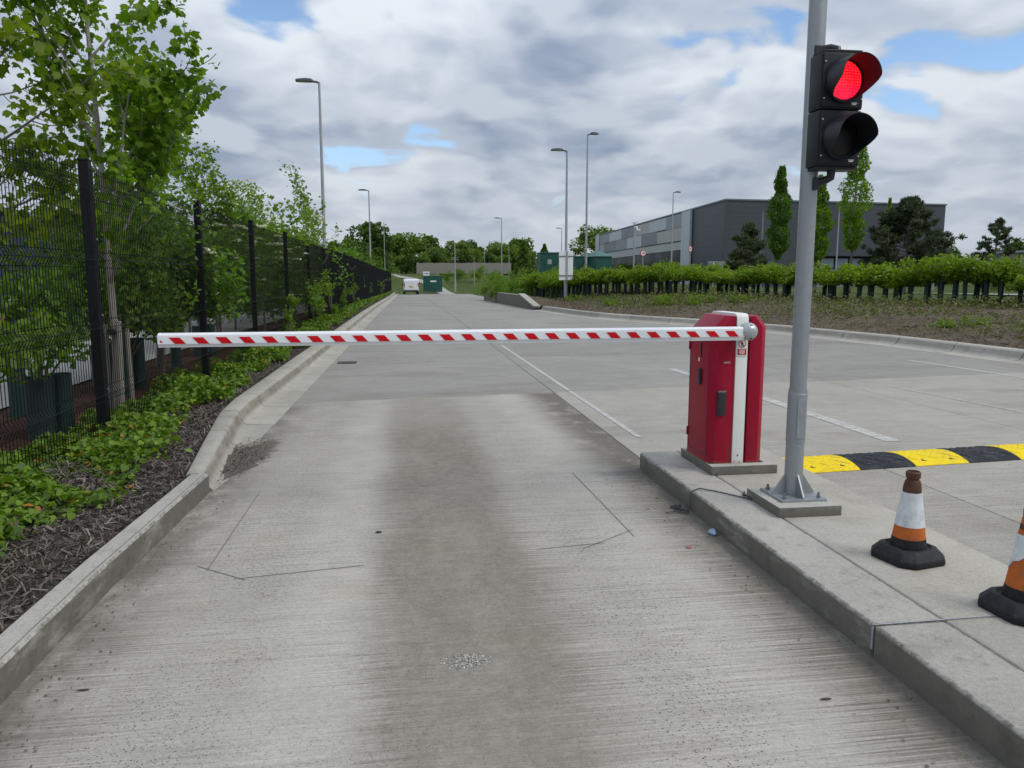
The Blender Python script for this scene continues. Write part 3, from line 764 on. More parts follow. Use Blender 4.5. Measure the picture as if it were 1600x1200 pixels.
# ------------------------------------------------------------------ mesh fence
fence = empty('security_fence', (-2.83, 7.65, .1)); tag(fence, 'tall black welded mesh security fence with posts along the left', 'fence')
FH = 2.42
def fpt(i): return 7.65+3.88*(i)      # post stations
post_me = MB().box((0, 0, 1.29), (.085, .085, 2.72)).box((0, 0, 2.655), (.095, .095, .02)).mesh('post', bevel=.004)
def wiremesh(L, nw, detail):
    m = MB()
    zs = [(.0, 0), (.30, 0), (.36, .032), (.42, 0), (.92, 0), (.98, .032), (1.04, 0), (1.54, 0), (1.60, .032), (1.66, 0), (2.16, 0), (2.22, .032), (2.28, 0), (2.42, 0)]
    if not detail: zs = [(0, 0), (2.42, 0)]
    r = .0034 if detail else .004
    for i in range(nw):
        y = L*(i+.5)/nw
        rings = [[(dx+r*math.cos(a), y+r*math.sin(a), z) for a in (0.785, 2.356, 3.927, 5.498)] for z, dx in zs]
        if not detail:
            rings = [[(dx+r*math.cos(a), y+r*math.sin(a), z) for a in (.5, 2.6, 4.7)] for z, dx in zs]
        m.rings(rings, cap=False)
    for z in (.02, .29, .36, .43, .91, .98, 1.05, 1.53, 1.60, 1.67, 2.15, 2.22, 2.29, 2.38):
        dx = .036 if z in (.36, .98, 1.60, 2.22) else -.005
        m.tube([(dx, .04, z), (dx, L-.04, z)], .0035, 4)
    return m.mesh('wire_mesh')
near_me = wiremesh(3.88, 74, True); far_me = wiremesh(3.88, 60, False)
near_me.materials.append(M['wire']); far_me.materials.append(M['wire']); post_me.materials.append(M['post'])
for i in range(-2, 23):
    y = fpt(i); x = xf(y); z = prof(y)+.04
    if i > -2:
        o = bpy.data.objects.new('post', post_me); COL.objects.link(o); o.parent = fence; o.location = (x+2.83, y-7.65, z-.1)
        if i < 5:
            for zz in (.55, 1.25, 1.95):
                MB().lathe((0, 0, 0), [(.012, 0), (.012, .008), (.006, .012)], 8).build('clip_bolt', 'bolt', o, loc=(.043, .028, zz)).rotation_euler = (0, R(90), 0)
    y2 = fpt(i+1); x2 = xf(y2)
    o = bpy.data.objects.new('wire_mesh', near_me if i < 4 else far_me); COL.objects.link(o); o.parent = fence
    o.location = (x+2.83+.05, y-7.65, z-.1+.16); o.rotation_euler = (math.atan2(prof(y2)-prof(y), 3.88), 0, -math.atan2(x2-x, 3.88))

# ------------------------------------------------------------------ trees and shrubs
def grow(rng, start, direction, length, r0, depth, paths, anchors, up=.35, wig=.16, nchild=(5, 4, 3), spread=(.9, .8, .8), ratio=.5, t0=.25, dens=9.):
    n = 7; p = Vector(start); dv = Vector(direction).normalized(); pts = [p.copy()]; dirs = [dv.copy()]
    for i in range(n):
        dv = (dv + Vector(rng.normal(size=3))*wig + Vector((0, 0, up*.18))).normalized()
        p = p + dv*length/n; pts.append(p.copy()); dirs.append(dv.copy())
    rad = [max(.004, r0*(1-.82*i/n)) for i in range(n+1)]
    paths.append((pts, rad))
    if depth == 0 or len(paths) > 900:
        m = max(3, int(length*dens))
        for _ in range(m):
            t = rng.uniform(.15, 1)*n; i = min(n-1, int(t)); anchors.append(pts[i].lerp(pts[i+1], t-i))
        return
    k = nchild[-depth] if depth <= len(nchild) else nchild[0]
    for c in range(k):
        t = t0+(1-t0)*(c+rng.uniform(.1, .9))/k; f = t*n; i = min(n-1, int(f)); q = pts[i].lerp(pts[i+1], f-i)
        a = rng.uniform(0, 2*math.pi); d0 = dirs[i]
        side = d0.cross(Vector((math.cos(a), math.sin(a), .35*math.sin(a*2)))); side.normalize()
        sp = spread[-depth] if depth <= len(spread) else spread[0]
        nd = (d0*(1-sp*.55) + side*sp).normalized()
        grow(rng, q, nd, length*ratio*(1.15-.5*t)*rng.uniform(.75, 1.25), rad[i]*.55, depth-1, paths, anchors, up, wig, nchild, spread, ratio, .2, dens)
    m = int(length*dens*.4)
    for _ in range(m):
        t = rng.uniform(.6, 1)*n; i = min(n-1, int(t)); anchors.append(pts[i].lerp(pts[i+1], t-i))

def tree_meshes(seed, trunk_h, size, leaf, lshape, per, depth=2, lean=(0, 0, 1), r0=.045, jitter=.07, base_bare=.3, clip=None, **kw):
    rng = np.random.default_rng(seed); paths, anchors = [], []
    grow(rng, (0, 0, 0), lean, trunk_h, r0, depth, paths, anchors, t0=base_bare, **kw)
    if clip: anchors = [a for a in anchors if clip(a)]
    tm = MB()
    for pts, rad in paths: tm.tube(pts, rad, 6 if rad[0] > .012 else 4, cap=False)
    A = np.array([tuple(a) for a in anchors]); P = np.repeat(A, per, 0) + rng.normal(size=(len(A)*per, 3))*jitter
    V, k = leafcloud(rng, P, leaf, lshape, up=.45)
    return tm.mesh('trunk', smooth=True), npmesh('crown', V, k, rng.uniform(0, 1, len(P))), A

def plant(name, label, cat, loc, tm, cm, lm, bark='bark', rz=0., sc=1., group=None):
    o = empty(name, loc, rz); o.scale = (sc, sc, sc); tag(o, label, cat, group)
    link('trunk', tm, bark, o); c = link('crown', cm, lm, o)
    return o

def stake_and_tie(o, off, h):
    MB().tube([(off[0], off[1], -.05), (off[0]+.02, off[1], h)], .032, 8).build('stake', 'stake', o)
    MB().lathe((off[0]*.5, off[1]*.5, h-.15), [(.075, 0), (.08, .02), (.08, .05), (.075, .06)], 14).build('tie', 'black', o)

# the staked maple behind the second fence bay
tm, cm, A = tree_meshes(7, 5.9, 1, .088, 'maple', 8, depth=2, lean=(.04, 0, 1), r0=.05, base_bare=.24, jitter=.075, up=.75, wig=.07, nchild=(22, 6), spread=(.56, .75), ratio=.34, dens=7.5)
mp = plant('maple_tree', 'tall young maple behind the fence, pale staked trunk beside the nearest post', 'tree', (-3.30, 9.35, .10), tm, cm, 'maple', 'barkpale')
stake_and_tie(mp, (.09, -.10), 1.05); MB().tube([(-.10, .07, -.05), (-.10, .07, 1.0)], .03, 8).build('stake', 'stake', mp)
MB().tube([(.14, .10, -.05), (.13, .10, .95)], .028, 8).build('stake', 'stake', mp)
# long side shoots on the road side of the maple
for sd, st_, dr_, ln in ((31, (.05, .1, 2.35), (.85, .05, .50), 1.75), (32, (.1, .0, 2.5), (.5, -.1, .9), 1.9), (33, (0, 0, 1.7), (-.3, -.5, .5), 1.5)):
    rg = np.random.default_rng(sd); paths, an = [], []
    grow(rg, st_, dr_, ln, .018, 1, paths, an, up=.5, wig=.07, nchild=(8,), spread=(.8,), ratio=.28, t0=.25, dens=12)
    t_ = MB(); [t_.tube(p, r_, 5, cap=False) for p, r_ in paths]; t_.build('limb', 'bark', mp, smooth=True)
    A = np.array([tuple(a) for a in an]); P = np.repeat(A, 6, 0)+rg.normal(size=(len(A)*6, 3))*.075; V, k = leafcloud(rg, P, .095, 'maple', up=.45)
    link('foliage', npmesh('foliage', V, k, rg.uniform(0, 1, len(P))), 'maple', mp)
# yellower tree at the left edge
tm, cm, A = tree_meshes(12, 5.4, 1, .088, 'maple', 8, depth=2, lean=(.10, -.02, 1), r0=.05, base_bare=.30, jitter=.08, up=.35, wig=.09, nchild=(16, 6), spread=(.9, .8), ratio=.37, dens=6.5)
plant('maple_tree', 'yellow green tree cut by the left edge, nearest behind the fence', 'tree', (-4.75, 8.0, .10), tm, cm, 'maple_y', 'bark')

# shrubs with guards behind the near fence bays
def shrubmesh(seed, h, wd, n, leaf, shape='oval', lumps=9, low=.25, flat=1.0):
    rng = np.random.default_rng(seed); C = np.c_[rng.normal(0, wd*.30, lumps), rng.normal(0, wd*.30, lumps), low*h+(h*(1-low))*rng.uniform(.15, .86, lumps)]
    r = rng.uniform(.45, 1., lumps)*wd*.36
    i = rng.integers(0, lumps, n); dv = rng.normal(size=(n, 3)); dv /= np.linalg.norm(dv, axis=1)[:, None]
    P = C[i]+dv*(r[i]*rng.uniform(.35, 1.08, n)**.6)[:, None]*np.array([1, 1, flat]); P[:, 2] = np.maximum(P[:, 2], low*h*.5)
    # a few shoots
    for _ in range(int(lumps*1.2)):
        j = rng.integers(0, lumps); d_ = rng.normal(size=3); d_[2] = abs(d_[2])+.9; d_ /= np.linalg.norm(d_); m = 26
        t = rng.uniform(.5, 1.7, m)[:, None]; P = np.r_[P, C[j]+d_*r[j]*t+rng.normal(size=(m, 3))*leaf*.7]
    V, k = leafcloud(rng, P, leaf, shape, up=.45)
    tm = MB(); tm.tube([(0, 0, 0), (.01, 0, h*.3), (.0, .02, h*.55)], [.03, .024, .012], 6)
    for c in C[:6]: tm.tube([(0, 0, h*.22), tuple(c*np.array([.5, .5, .8])), tuple(c)], [.016, .011, .005], 4)
    return tm.mesh('trunk', smooth=True), npmesh('crown', V, k, rng.uniform(0, 1, len(P))), C, r
def guardmesh(h, r):
    return MB().rings([[(rr*math.cos(2*math.pi*k/10)*(1+.1*math.sin(3*k)), rr*math.sin(2*math.pi*k/10), z) for k in range(10)] for rr, z in ((r*1.06, -.03), (r, h*.5), (r*1.08, h), (r*.98, h), (r*.92, h-.06))], cap=True).mesh('guard', smooth=True, angle=60)
gm = guardmesh(.62, .085); gm2 = guardmesh(.60, .13); gm.materials.append(M['guard']); gm2.materials.append(M['guard2'])
def guard(o, me, loc=(0, 0, 0)):
    g_ = bpy.data.objects.new('guard', me); COL.objects.link(g_); g_.parent = o; g_.location = loc; return g_
near = [(-3.42, 6.7, 1.5, .9, gm, 'shrub2'), (-4.20, 9.0, 1.9, 1.3, gm, 'shrub'), (-3.42, 7.75, 1.55, .9, gm2, 'shrub'), (-3.75, 10.95, 2.3, 1.5, gm2, 'shrub'), (-3.55, 10.45, 1.9, 1.1, gm, 'shrub2'), (-4.15, 12.2, 3.1, 2.4, gm2, 'shrub'), (-3.75, 13.4, 2.3, 1.4, gm, 'shrub'), (-3.85, 15.4, 2.7, 1.6, gm2, 'shrub')]
labs = ['leafy sapling in a slim green guard, nearest the camera behind the fence', 'shrub in a green guard beside the pale footway', 'shrub in a wide dark guard just left of the nearest fence post', 'shrub in a dark guard right behind the staked maple', 'sapling in a slim guard close behind the second fence bay', 'dense tall shrub behind the maple and second fence bay', 'shrub in a slim guard before the second visible post', 'dense shrub behind the third fence bay']
near.append((-4.15, 11.3, 3.0, 2.2, gm2, 'shrub')); labs.append('dense dark shrub mass filling behind the staked maple trunk')
for q, (a, lb) in enumerate(zip(near, labs)):
    tm, cm, C, r = shrubmesh(40+q, a[2], a[3], (5200 if q == 5 else 2600) if q > 2 else 950, .075, 'oval', 11, low=.36)
    o = plant('young_shrub', lb, 'shrub', (a[0], a[1], .11), tm, cm, a[5], 'bark', group='shrubs behind the fence'); guard(o, a[4])
    if a[4] is gm2: guard(o, gm, (.16, .10, 0))
# blossoming shrubs
def blossoms(o, seed, C, r, n, sz=.05):
    rng = np.random.default_rng(seed); P = []
    for _ in range(n):
        j = rng.integers(0, len(C)); d_ = rng.normal(size=3); d_[2] = abs(d_[2])+.2; d_ /= np.linalg.norm(d_); c = C[j]+d_*r[j]*1.08
        m = 30; a = rng.uniform(0, 6.28, m); q = np.sqrt(rng.uniform(0, 1, m))*.11
        P.append(np.c_[c[0]+q*np.cos(a), c[1]+q*np.sin(a), c[2]+.03-q*.25+rng.normal(0, .008, m)])
    P = np.concatenate(P); V, k = leafcloud(rng, P, sz, 'quad', up=1.5); link('blossom', npmesh('blossom', V, k, rng.uniform(0, 1, len(P))), 'blossom', o)
bl = [(-4.15, 18.4, 3.3, 1.9, 'wide flowering shrub with white flower heads behind the third post'), (-3.75, 21.8, 4.2, 1.6, 'tall flowering elder with cream flower heads above the fence'), (-4.4, 16.8, 3.0, 1.8, 'flowering shrub dotted white, dark behind the fence mesh'), (-3.55, 12.0, 2.0, 1.2, 'low flowering shrub with white heads near the second post')]
for q, a in enumerate(bl):
    tm, cm, C, r = shrubmesh(60+q, a[2], a[3], 4200, .085, 'oval', 14, low=.18)
    o = plant('flowering_shrub', a[4], 'shrub', (a[0], a[1], .1), tm, cm, 'shrub2' if q == 1 else 'shrub', group='flowering shrubs behind the fence'); blossoms(o, 80+q, C, r, (70 if q == 1 else 48) if q != 3 else 22, .065)
tm, cm, A = tree_meshes(23, 4.6, 1, .10, 'oval', 6, depth=2, lean=(.03, 0, 1), r0=.045, base_bare=.22, jitter=.09, up=.6, wig=.08, nchild=(20, 6), spread=(.62, .75), ratio=.34, dens=8)
plant('young_tree', 'leafy young tree behind the second fence post', 'tree', (-4.1, 13.6, .08), tm, cm, 'maple')
tm, cm, A = tree_meshes(29, 4.4, 1, .10, 'oval', 6, depth=2, lean=(-.02, 0, 1), r0=.04, base_bare=.22, jitter=.09, up=.6, wig=.08, nchild=(18, 6), spread=(.62, .75), ratio=.34, dens=8)
plant('young_tree', 'light leafy young tree behind the third fence post', 'tree', (-4.0, 17.6, .08), tm, cm, 'shrub2')
tm, cm, A = tree_meshes(17, 4.3, 1, .10, 'oval', 4, depth=2, lean=(.06, 0, 1), r0=.035, base_bare=.3, jitter=.08, up=.7, wig=.08, nchild=(12, 4), spread=(.55, .7), ratio=.34, dens=10)
plant('young_tree', 'slender light green sapling rising beside the tall lamp post', 'tree', (-2.75, 26.4, .08), tm, cm, 'shrub2')
# row of bushes running along the far fence
bush = [shrubmesh(100+q, 3.2, 2.6, 3600, .13, 'quad', 15, low=.12) for q in range(4)]
rngb = np.random.default_rng(9)
for q in range(26):
    y = 22.5+q*2.9; x = xf(y)-2.05+rngb.uniform(-.35, .15)
    tm, cm, C, r = bush[q % 4]
    o = plant('hedge_bush', 'light green bush in the row spilling over the far fence', 'bush', (x, y, prof(y)+.06), tm, cm, 'shrub2', rz=rngb.uniform(0, 6.28), sc=rngb.uniform(.80, 1.10)*lerp([(20, 1.04), (60, 1.0), (100, .9)], y), group='bushes along the far fence')
# creeper shoots poking through to the road side
creep = [shrubmesh(130+q, 1.9, .55, 520, .075, 'oval', 9, low=.03) for q in range(3)]
for q, (y, s) in enumerate(((18.4, .7), (22.6, 1.0), (24.0, .8), (27.5, .85), (31.5, .7), (37.5, .75))):
    tm, cm, C, r = creep[q % 3]
    plant('climbing_shrub', 'light green shoots growing against the road side of the fence', 'shrub', (xf(y)+.16, y, prof(y)+.1), tm, cm, 'shrub2', rz=q*1.3, sc=s, group='shoots along the fence face')

# ------------------------------------------------------------------ planted bank on the right
rng = np.random.default_rng(33)
V = []; NS = 22
yb = [-3+i*1.5 for i in range(0, 42)]
def banks(y): return 12.5
for y in yb:
    for i in range(NS):
        s = banks(y)*(i/(NS-1))**1.5; c = Vector((xr(y), y)); nn = nrm_r(y)
        p = c+nn*.785 + Vector((1, 0))*s if y < 39.5 else c+Vector((.40+s, 0))
        z0 = prof(y)+(.15 if y < 39.5 else lerp([(39.5, .14), (44, .66), (60, .68), (63, .4)], y))
        zz = z0
        if i: zz = z0+(bz(p.x, p.y)-z0)*sstep(s/3.)+rng.uniform(-.03, .03)*min(1, s)
        V.append((p.x, p.y, zz))
F = [(j*NS+i, j*NS+i+1, (j+1)*NS+i+1, (j+1)*NS+i) for j in range(len(yb)-1) for i in range(NS-1)]
me = bpy.data.meshes.new('bank'); me.from_pydata(V, [], F); [setattr(p, 'use_smooth', True) for p in me.polygons]
tag(link('bank', me, 'bank'), 'sloping brown mulch bank above the right kerb', kind='structure')
BV = np.array(V).reshape(len(yb), NS, 3)
def bankpt(ys_, u):
    """ys_ in row units 0..1, u in 0..1"""
    a = ys_*(len(yb)-1.001); b = u*(NS-1.001); i = a.astype(int); j = b.astype(int); fa = (a-i)[:, None]; fb = (b-j)[:, None]
    return (BV[i, j]*(1-fa)+BV[i+1, j]*fa)*(1-fb)+(BV[i, j+1]*(1-fa)+BV[i+1, j+1]*fa)*fb
n = 20000; P = bankpt(rng.uniform(.2, .75, n), rng.uniform(0, 1, n)**.8); P[:, 2] += rng.uniform(0, .04, n)
V, k = leafcloud(rng, P, .10, 'chip', up=1.2, svar=.7); tag(link('bank_chips', npmesh('bank_chips', V, k, rng.uniform(0, 1, n)**1.6), 'bankchip'), 'brown bark chips over the right bank', kind='stuff')
n = 90000; a = rng.uniform(.15, 1, n); u = rng.uniform(.22, .95, n)
dn = np.sin(a*47)*.5+np.sin(a*19+u*7)*.6+np.sin(u*17+a*31)*.5
farb = np.clip((a-.55)*3, 0, 1)
keep = rng.uniform(0, 1, n) < np.clip(.50+.5*dn+farb*.55, .06, 1)*np.clip((u-.22)*5, .1, 1); P = bankpt(a[keep], u[keep]); P[:, 2] += np.abs(rng.normal(0, .14, len(P)))*np.clip(.5+.6*dn[keep], .3, 1.3)
V, k = leafcloud(rng, P, .085, 'quad', up=.5, svar=.5); tag(link('heath_cover', npmesh('heath_cover', V, k, rng.uniform(0, 1, len(P))), 'heath'), 'low olive brown heath plants covering the bank', kind='stuff')
# bright low mounds near the kerb
mound = shrubmesh(150, .20, .95, 1100, .075, 'quad', 14, low=.02, flat=.32)
for q, (x, y, s, lb) in enumerate(((9.4, 41.5, 1.1, 'low green mound at the foot of the white sign post'), (9.7, 35.2, 1.0, 'single low green mound between sign post and barrier'), (11.0, 31.8, 1.5, 'broad low green mound left of the barrier cabinet top'), (12.2, 30.6, 1.35, 'low green mound just behind the barrier boom hub'), (13.6, 29.8, 1.1, 'small low green mound hugging the kerb behind the cabinet'), (14.3, 18.6, .75, 'small low green mound right of the signal pole'), (15.0, 18.4, .8, 'rightmost small low green mound on the bank'))):
    tm, cm, C, r = mound
    zz = bz(x, y)-.05
    o = plant('ground_plant', lb, 'plant', (x, y, zz), tm, cm, 'hedge', rz=q, sc=s*.62, group='low mounds on the bank')

# hedge plants with guards
HL = [(8.6, 51), (10.1, 44.5), (12.3, 39.0), (14.6, 35.0), (16.9, 31.2), (18.6, 28.4), (20.1, 25.7), (21.1, 23.2), (21.8, 20.5), (22.2, 17)]
pts = [Vector(p) for p in HL]; seg = [(b-a).length for a, b in zip(pts, pts[1:])]; tot = sum(seg)
def along(s):
    for a, b, l in zip(pts, pts[1:], seg):
        if s <= l: return a.lerp(b, s/l), (b-a).normalized()
        s -= l
    return pts[-1], (pts[-1]-pts[-2]).normalized()
hg = guardmesh(.76, .085); hg.materials.append(M['guard2'])
hg2 = guardmesh(.70, .075); hg2.materials.append(M['guard'])
hcr = []
for q in range(6):
    rg = np.random.default_rng(200+q); L_ = 8; C = np.c_[rg.normal(0, .34, L_), rg.normal(0, .30, L_), rg.uniform(.80, 1.20, L_)]; r = rg.uniform(.22, .40, L_)
    n = 950; i = rg.integers(0, L_, n); dv = rg.normal(size=(n, 3)); dv /= np.linalg.norm(dv, axis=1)[:, None]
    P = C[i]+dv*(r[i]*rg.uniform(.3, 1.1, n)**.5)[:, None]*np.array([1, 1, .8]); P[:, 2] = np.maximum(P[:, 2], .66+rg.uniform(0, .1, n))
    V, k = leafcloud(rg, P, .105, 'oval', up=.6); hcr.append(npmesh('crown', V, k, rg.uniform(0, 1, n))); hcr[-1].materials.append(M['hedge'])
rh = np.random.default_rng(77); s = 0.; q = 0
while s < tot:
    p, t = along(s); nn = Vector((t.y, -t.x))
    row = q % 2
    c = p+nn*(.35 if row else -.35)*(-1)+Vector((rh.uniform(-.08, .08), rh.uniform(-.08, .08)))
    hs = lerp([(0, 1.1), (tot*.5, .98), (tot*.68, 1.05), (tot*.80, 1.12), (tot*.83, .86), (tot, .84)], s)*rh.uniform(.86, 1.14)*(1+.07*math.sin(s*.95)+.06*math.sin(s*2.3+1))
    if rh.uniform() < .95:
        o = empty('hedge_plant', (c.x, c.y, bz(c.x, c.y)-.03), rh.uniform(0, 6.28)); wv_ = rh.uniform(.85, 1.2); o.scale = (wv_, wv_, hs)
        tag(o, 'young hedge plant in a dark green guard along the right bank', 'hedge plant', 'hedge plants in guards')
        m_ = bpy.data.objects.new('crown', hcr[q % 6]); COL.objects.link(m_); m_.parent = o
        g_ = guard(o, hg if rh.uniform() < .65 else hg2); g_.rotation_euler = (rh.uniform(-.08, .08), rh.uniform(-.08, .08), 0)
    s += .265; q += 1
# grass and estate road behind the hedge
m = MB(); er = [(70, 30.0), (52, 38), (38, 50), (30, 62), (24, 82)]
st = []
def band(name, line, wd, mat, label, dz=.06):
    V = []; pp = [Vector(p) for p in line]; fine = []
    for a, b in zip(pp, pp[1:]):
        for k in range(8): fine.append(a.lerp(b, k/8))
    fine.append(pp[-1])
    for i, p in enumerate(fine):
        t = (fine[min(i+1, len(fine)-1)]-fine[max(0, i-1)]).normalized(); nn = Vector((-t.y, t.x))
        for k in range(5):
            c = p+nn*wd*(k/4-.5); V.append((c.x, c.y, land(c.x, c.y)+dz))
    F = [(j*5+i, j*5+i+1, (j+1)*5+i+1, (j+1)*5+i) for j in range(len(fine)-1) for i in range(4)]
    me = bpy.data.meshes.new(name); me.from_pydata(V, [], F)
    return tag(link(name, me, mat), label, kind='structure')
band('estate_road', er, 7, 'path', 'pale estate road behind the right hedge', .10)
band('footpath', [(5.9, 97), (5.6, 105), (5.2, 114), (4.0, 124), (1.0, 134), (-3, 142)], 2.0, 'path', 'pale footpath curving up the far grass slope', .09)
band('far_kerb', [(-1.0, 98.4), (6.6, 98.2)], .5, 'gutter', 'far concrete kerb closing the end of the road', .30)

# ------------------------------------------------------------------ barrier: cabinet and boom
cab = empty('barrier_cabinet', (2.53, 5.75, .22)); tag(cab, 'red barrier cabinet with a cream centre strip on concrete plinth', 'barrier cabinet')
pl = MB().box((2.565, 5.745, .185), (.53, .665, .072)).build('cabinet_plinth', 'plinth', None, bevel=.008, smooth=True)
tag(pl, 'low concrete plinth under the red barrier cabinet', 'plinth')
def half(name, x0, x1, cx, cz, left):
    """red half body: chamfered outer shoulder and outer vertical corners"""
    y0, y1 = 5.495, 5.985; zb, zt = .222, 1.355
    def ring(z, inset):
        # plan outline at height z with the outer side moved in by inset
        v = .05
        if left: xo = x0+inset; return [(x1, y0, z), (xo+v, y0, z), (xo, y0+v, z), (xo, y1-v, z), (xo+v, y1, z), (x1, y1, z)]
        xo = x1-inset; return [(x0, y1, z), (xo-v, y1, z), (xo, y1-v, z), (xo, y0+v, z), (xo-v, y0, z), (x0, y0, z)]
    st = [ring(zb, 0), ring(zt-cz, 0), ring(zt-cz*.92, cx*.05), ring(zt-cz*.08, cx*.94), ring(zt, cx)]
    m = MB(); m.rings([[(p[0]-2.53, p[1]-5.75, p[2]-.22) for p in r_] for r_ in st])
    return m.build(name, 'red', cab, bevel=.004, smooth=True, angle=25)
half('left_body', 2.30, 2.488, .115, .125, True)
half('right_body', 2.603, 2.748, .062, .085, False)
def cb(name, c, size, mat, bevel=.002, parent=None): return MB().box((c[0]-2.53, c[1]-5.75, c[2]-.22), size).build(name, mat, parent or cab, bevel=bevel, smooth=True)
cb('core', (2.545, 5.745, .78), (.20, .45, 1.11), 'black', .002)
m = MB(); ring = []
for x in (2.490, 2.582):
    ring.append([(x-2.53, y-5.75, z-.22) for y, z in ((5.488, .222), (5.488, 1.335), (5.505, 1.365), (5.53, 1.374), (5.95, 1.374), (5.99, 1.355), (5.99, .222))])
m.rings(ring); m.build('centre_strip', 'cream', cab, bevel=.003, smooth=True)
cb('strip_bolt', (2.535, 5.486, .285), (.008, .006, .012), 'drain', .001)
cb('base_flange', (2.53, 5.745, .2235), (.44, .50, .005), 'drain', .001)
# left side fittings
for zz in (.40, 1.10): cb('hinge', (2.2965, 5.935, zz), (.010, .018, .07), 'red', .002)
for yy_, zz, sy_, sz_ in ((5.735, 1.165, .37, .004), (5.735, .275, .37, .004), (5.550, .72, .004, .89), (5.920, .72, .004, .89)): cb('door_seam', (2.2996, yy_, zz), (.002, sy_, sz_), 'black', 0)
cb('maker_plate', (2.425, 5.4945, 1.005), (.05, .002, .012), 'panel2', 0)
cb('lock_slot', (2.298, 5.70, 1.09), (.008, .022, .115), 'black', .003); cb('side_handle', (2.293, 5.70, .875), (.022, .05, .125), 'handle', .008)
h2 = cb('front_handle', (2.385, 5.484, .695), (.066, .034, .19), 'handle', .012); cb('handle_lip', (2.385, 5.478, .785), (.062, .026, .012), 'bolt', .003)
cb('side_label', (2.2985, 5.735, 1.005), (.003, .022, .03), 'signwhite', .0005)
sl = cb('warning_label', (2.535, 5.4865, 1.117), (.078, .003, .135), 'white', .0005)
# prohibition roundel with walking figure, and red notice below
def plate(name, poly, mat, parent, y=5.4838, dy=.0012):
    m = MB(); n_ = len(poly); m.add([(p[0]-2.53, y-5.75, p[1]-.22) for p in poly]+[(p[0]-2.53, y+dy-5.75, p[1]-.22) for p in poly], [tuple(range(n_)), tuple(reversed(range(n_, 2*n_)))]+[(i, (i+1) % n_, n_+(i+1) % n_, n_+i) for i in range(n_)])
    return m.build(name, mat, parent)
def annulus(cx, cz, r1, r0, mat, y):
    m = MB(); N_ = 28
    for i in range(N_):
        a, b = 2*math.pi*i/N_, 2*math.pi*(i+1)/N_
        m.add([(cx+r*math.cos(t)-2.53, y-5.75, cz+r*math.sin(t)-.22) for r, t in ((r0, a), (r1, a), (r1, b), (r0, b))], [(0, 1, 2, 3)])
    return m.build('ring', mat, sl)
annulus(2.535, 1.148, .031, .0255, 'signred', 5.4836)
plate('figure', [(2.531, 1.166), (2.539, 1.166), (2.541, 1.152), (2.549, 1.147), (2.547, 1.143), (2.540, 1.146), (2.545, 1.134), (2.549, 1.126), (2.544, 1.125), (2.537, 1.138), (2.527, 1.127), (2.523, 1.130), (2.532, 1.143), (2.524, 1.148), (2.526, 1.153), (2.532, 1.153)], 'text', sl)
plate('slash', [(2.515, 1.1675), (2.5185, 1.170), (2.555, 1.1285), (2.5515, 1.126)], 'signred', sl, 5.4826)
plate('notice', [(2.5, 1.062), (2.57, 1.062), (2.57, 1.108), (2.5, 1.108)], 'signred', sl)
for zz, ww in ((1.099, .05), (1.090, .042), (1.081, .048), (1.072, .036)): plate('text_line', [(2.535-ww/2, zz-.0022), (2.535+ww/2, zz-.0022), (2.535+ww/2, zz+.0022), (2.535-ww/2, zz+.0022)], 'white', sl, 5.4826)

boom = empty('barrier_boom', (2.535, 5.39, 1.24)); tag(boom, 'white horizontal barrier boom with red slanted stripes across the lane', 'barrier boom')
prf = [(-.036, .020), (-.034, .032), (-.024, .042), (-.008, .046), (.012, .046), (.028, .038), (.036, .022), (.038, -.020), (.034, -.032), (.030, -.046), (-.028, -.048), (-.031, -.033), (-.037, -.026)]
BX0, BX1 = -4.130, -.045
boomz = lambda x: -.006 + .0016*(x+2)      # slight rise towards the hub
m = MB(); m.rings([[(x, a, b+boomz(x)) for a, b in prf] for x in (BX0, -3., -2., -1., BX1)]); m.build('beam', 'boom', boom, smooth=True, angle=30)
m = MB(); m.rings([[(BX0-.006-d_, a*s_+.0, b*s_+boomz(BX0)) for a, b in prf] for d_, s_ in ((0, 1.02), (.008, 1.02), (.012, .9))]); m.rings([[(BX0+.0, a*1.025, b*1.025+boomz(BX0)) for a, b in prf], [(BX0-.006, a*1.025, b*1.025+boomz(BX0)) for a, b in prf]]); m.build('end_cap', 'boom', boom)
m = MB(); m.box(((BX0+BX1)/2, -.002, -.052), (BX1-BX0-.01, .05, .008)); m.build('bottom_strip', 'boom', boom)
NST = 27
sm = MB(); sm.add([(x0+q_, y, z) for (y, z, q_) in ((-.0366, .018, 0), (-.0375, -.003, .020), (-.0378, -.025, .040)) for x0 in (0, .070)], [(0, 1, 3, 2), (2, 3, 5, 4)])
sme = sm.mesh('stripe'); sme.materials.append(M['stripe'])
for i in range(NST):
    x0 = BX0+.055+i*(BX1-BX0-.06)/NST
    o = bpy.data.objects.new('stripe', sme); COL.objects.link(o); o.parent = boom; o.location = (x0, -.0008, boomz(x0))
m = MB(); m.add([(BX0+.0, -.0384, -.006), (BX0+.0, -.0384, -.024), (BX0+.020, -.0384, -.024)], [(0, 1, 2)]); m.build('stripe', 'stripe', boom)
m = MB(); m.lathe((0, 0, 0), [(.0, -.03), (.05, -.03), (.064, -.02), (.067, .02), (.064, .042), (.054, .062), (.038, .075), (.018, .081), (.0, .082)], 28)
hb = m.build('hub', 'hub', boom, smooth=True, angle=50, loc=(.0, .02, .006)); hb.rotation_euler = (R(90), 0, 0)
for a_, b_ in ((.0, .042), (.0, -.042)):
    o = MB().lathe((0, 0, 0), [(.012, 0), (.012, .006), (.007, .006), (.007, .0)], 12).build('hub_bolt', 'black', hb, loc=(a_, b_, .064)); 
cb('hub_shaft', (2.535, 5.46, 1.25), (.06, .08, .06), 'hub', .01, cab)

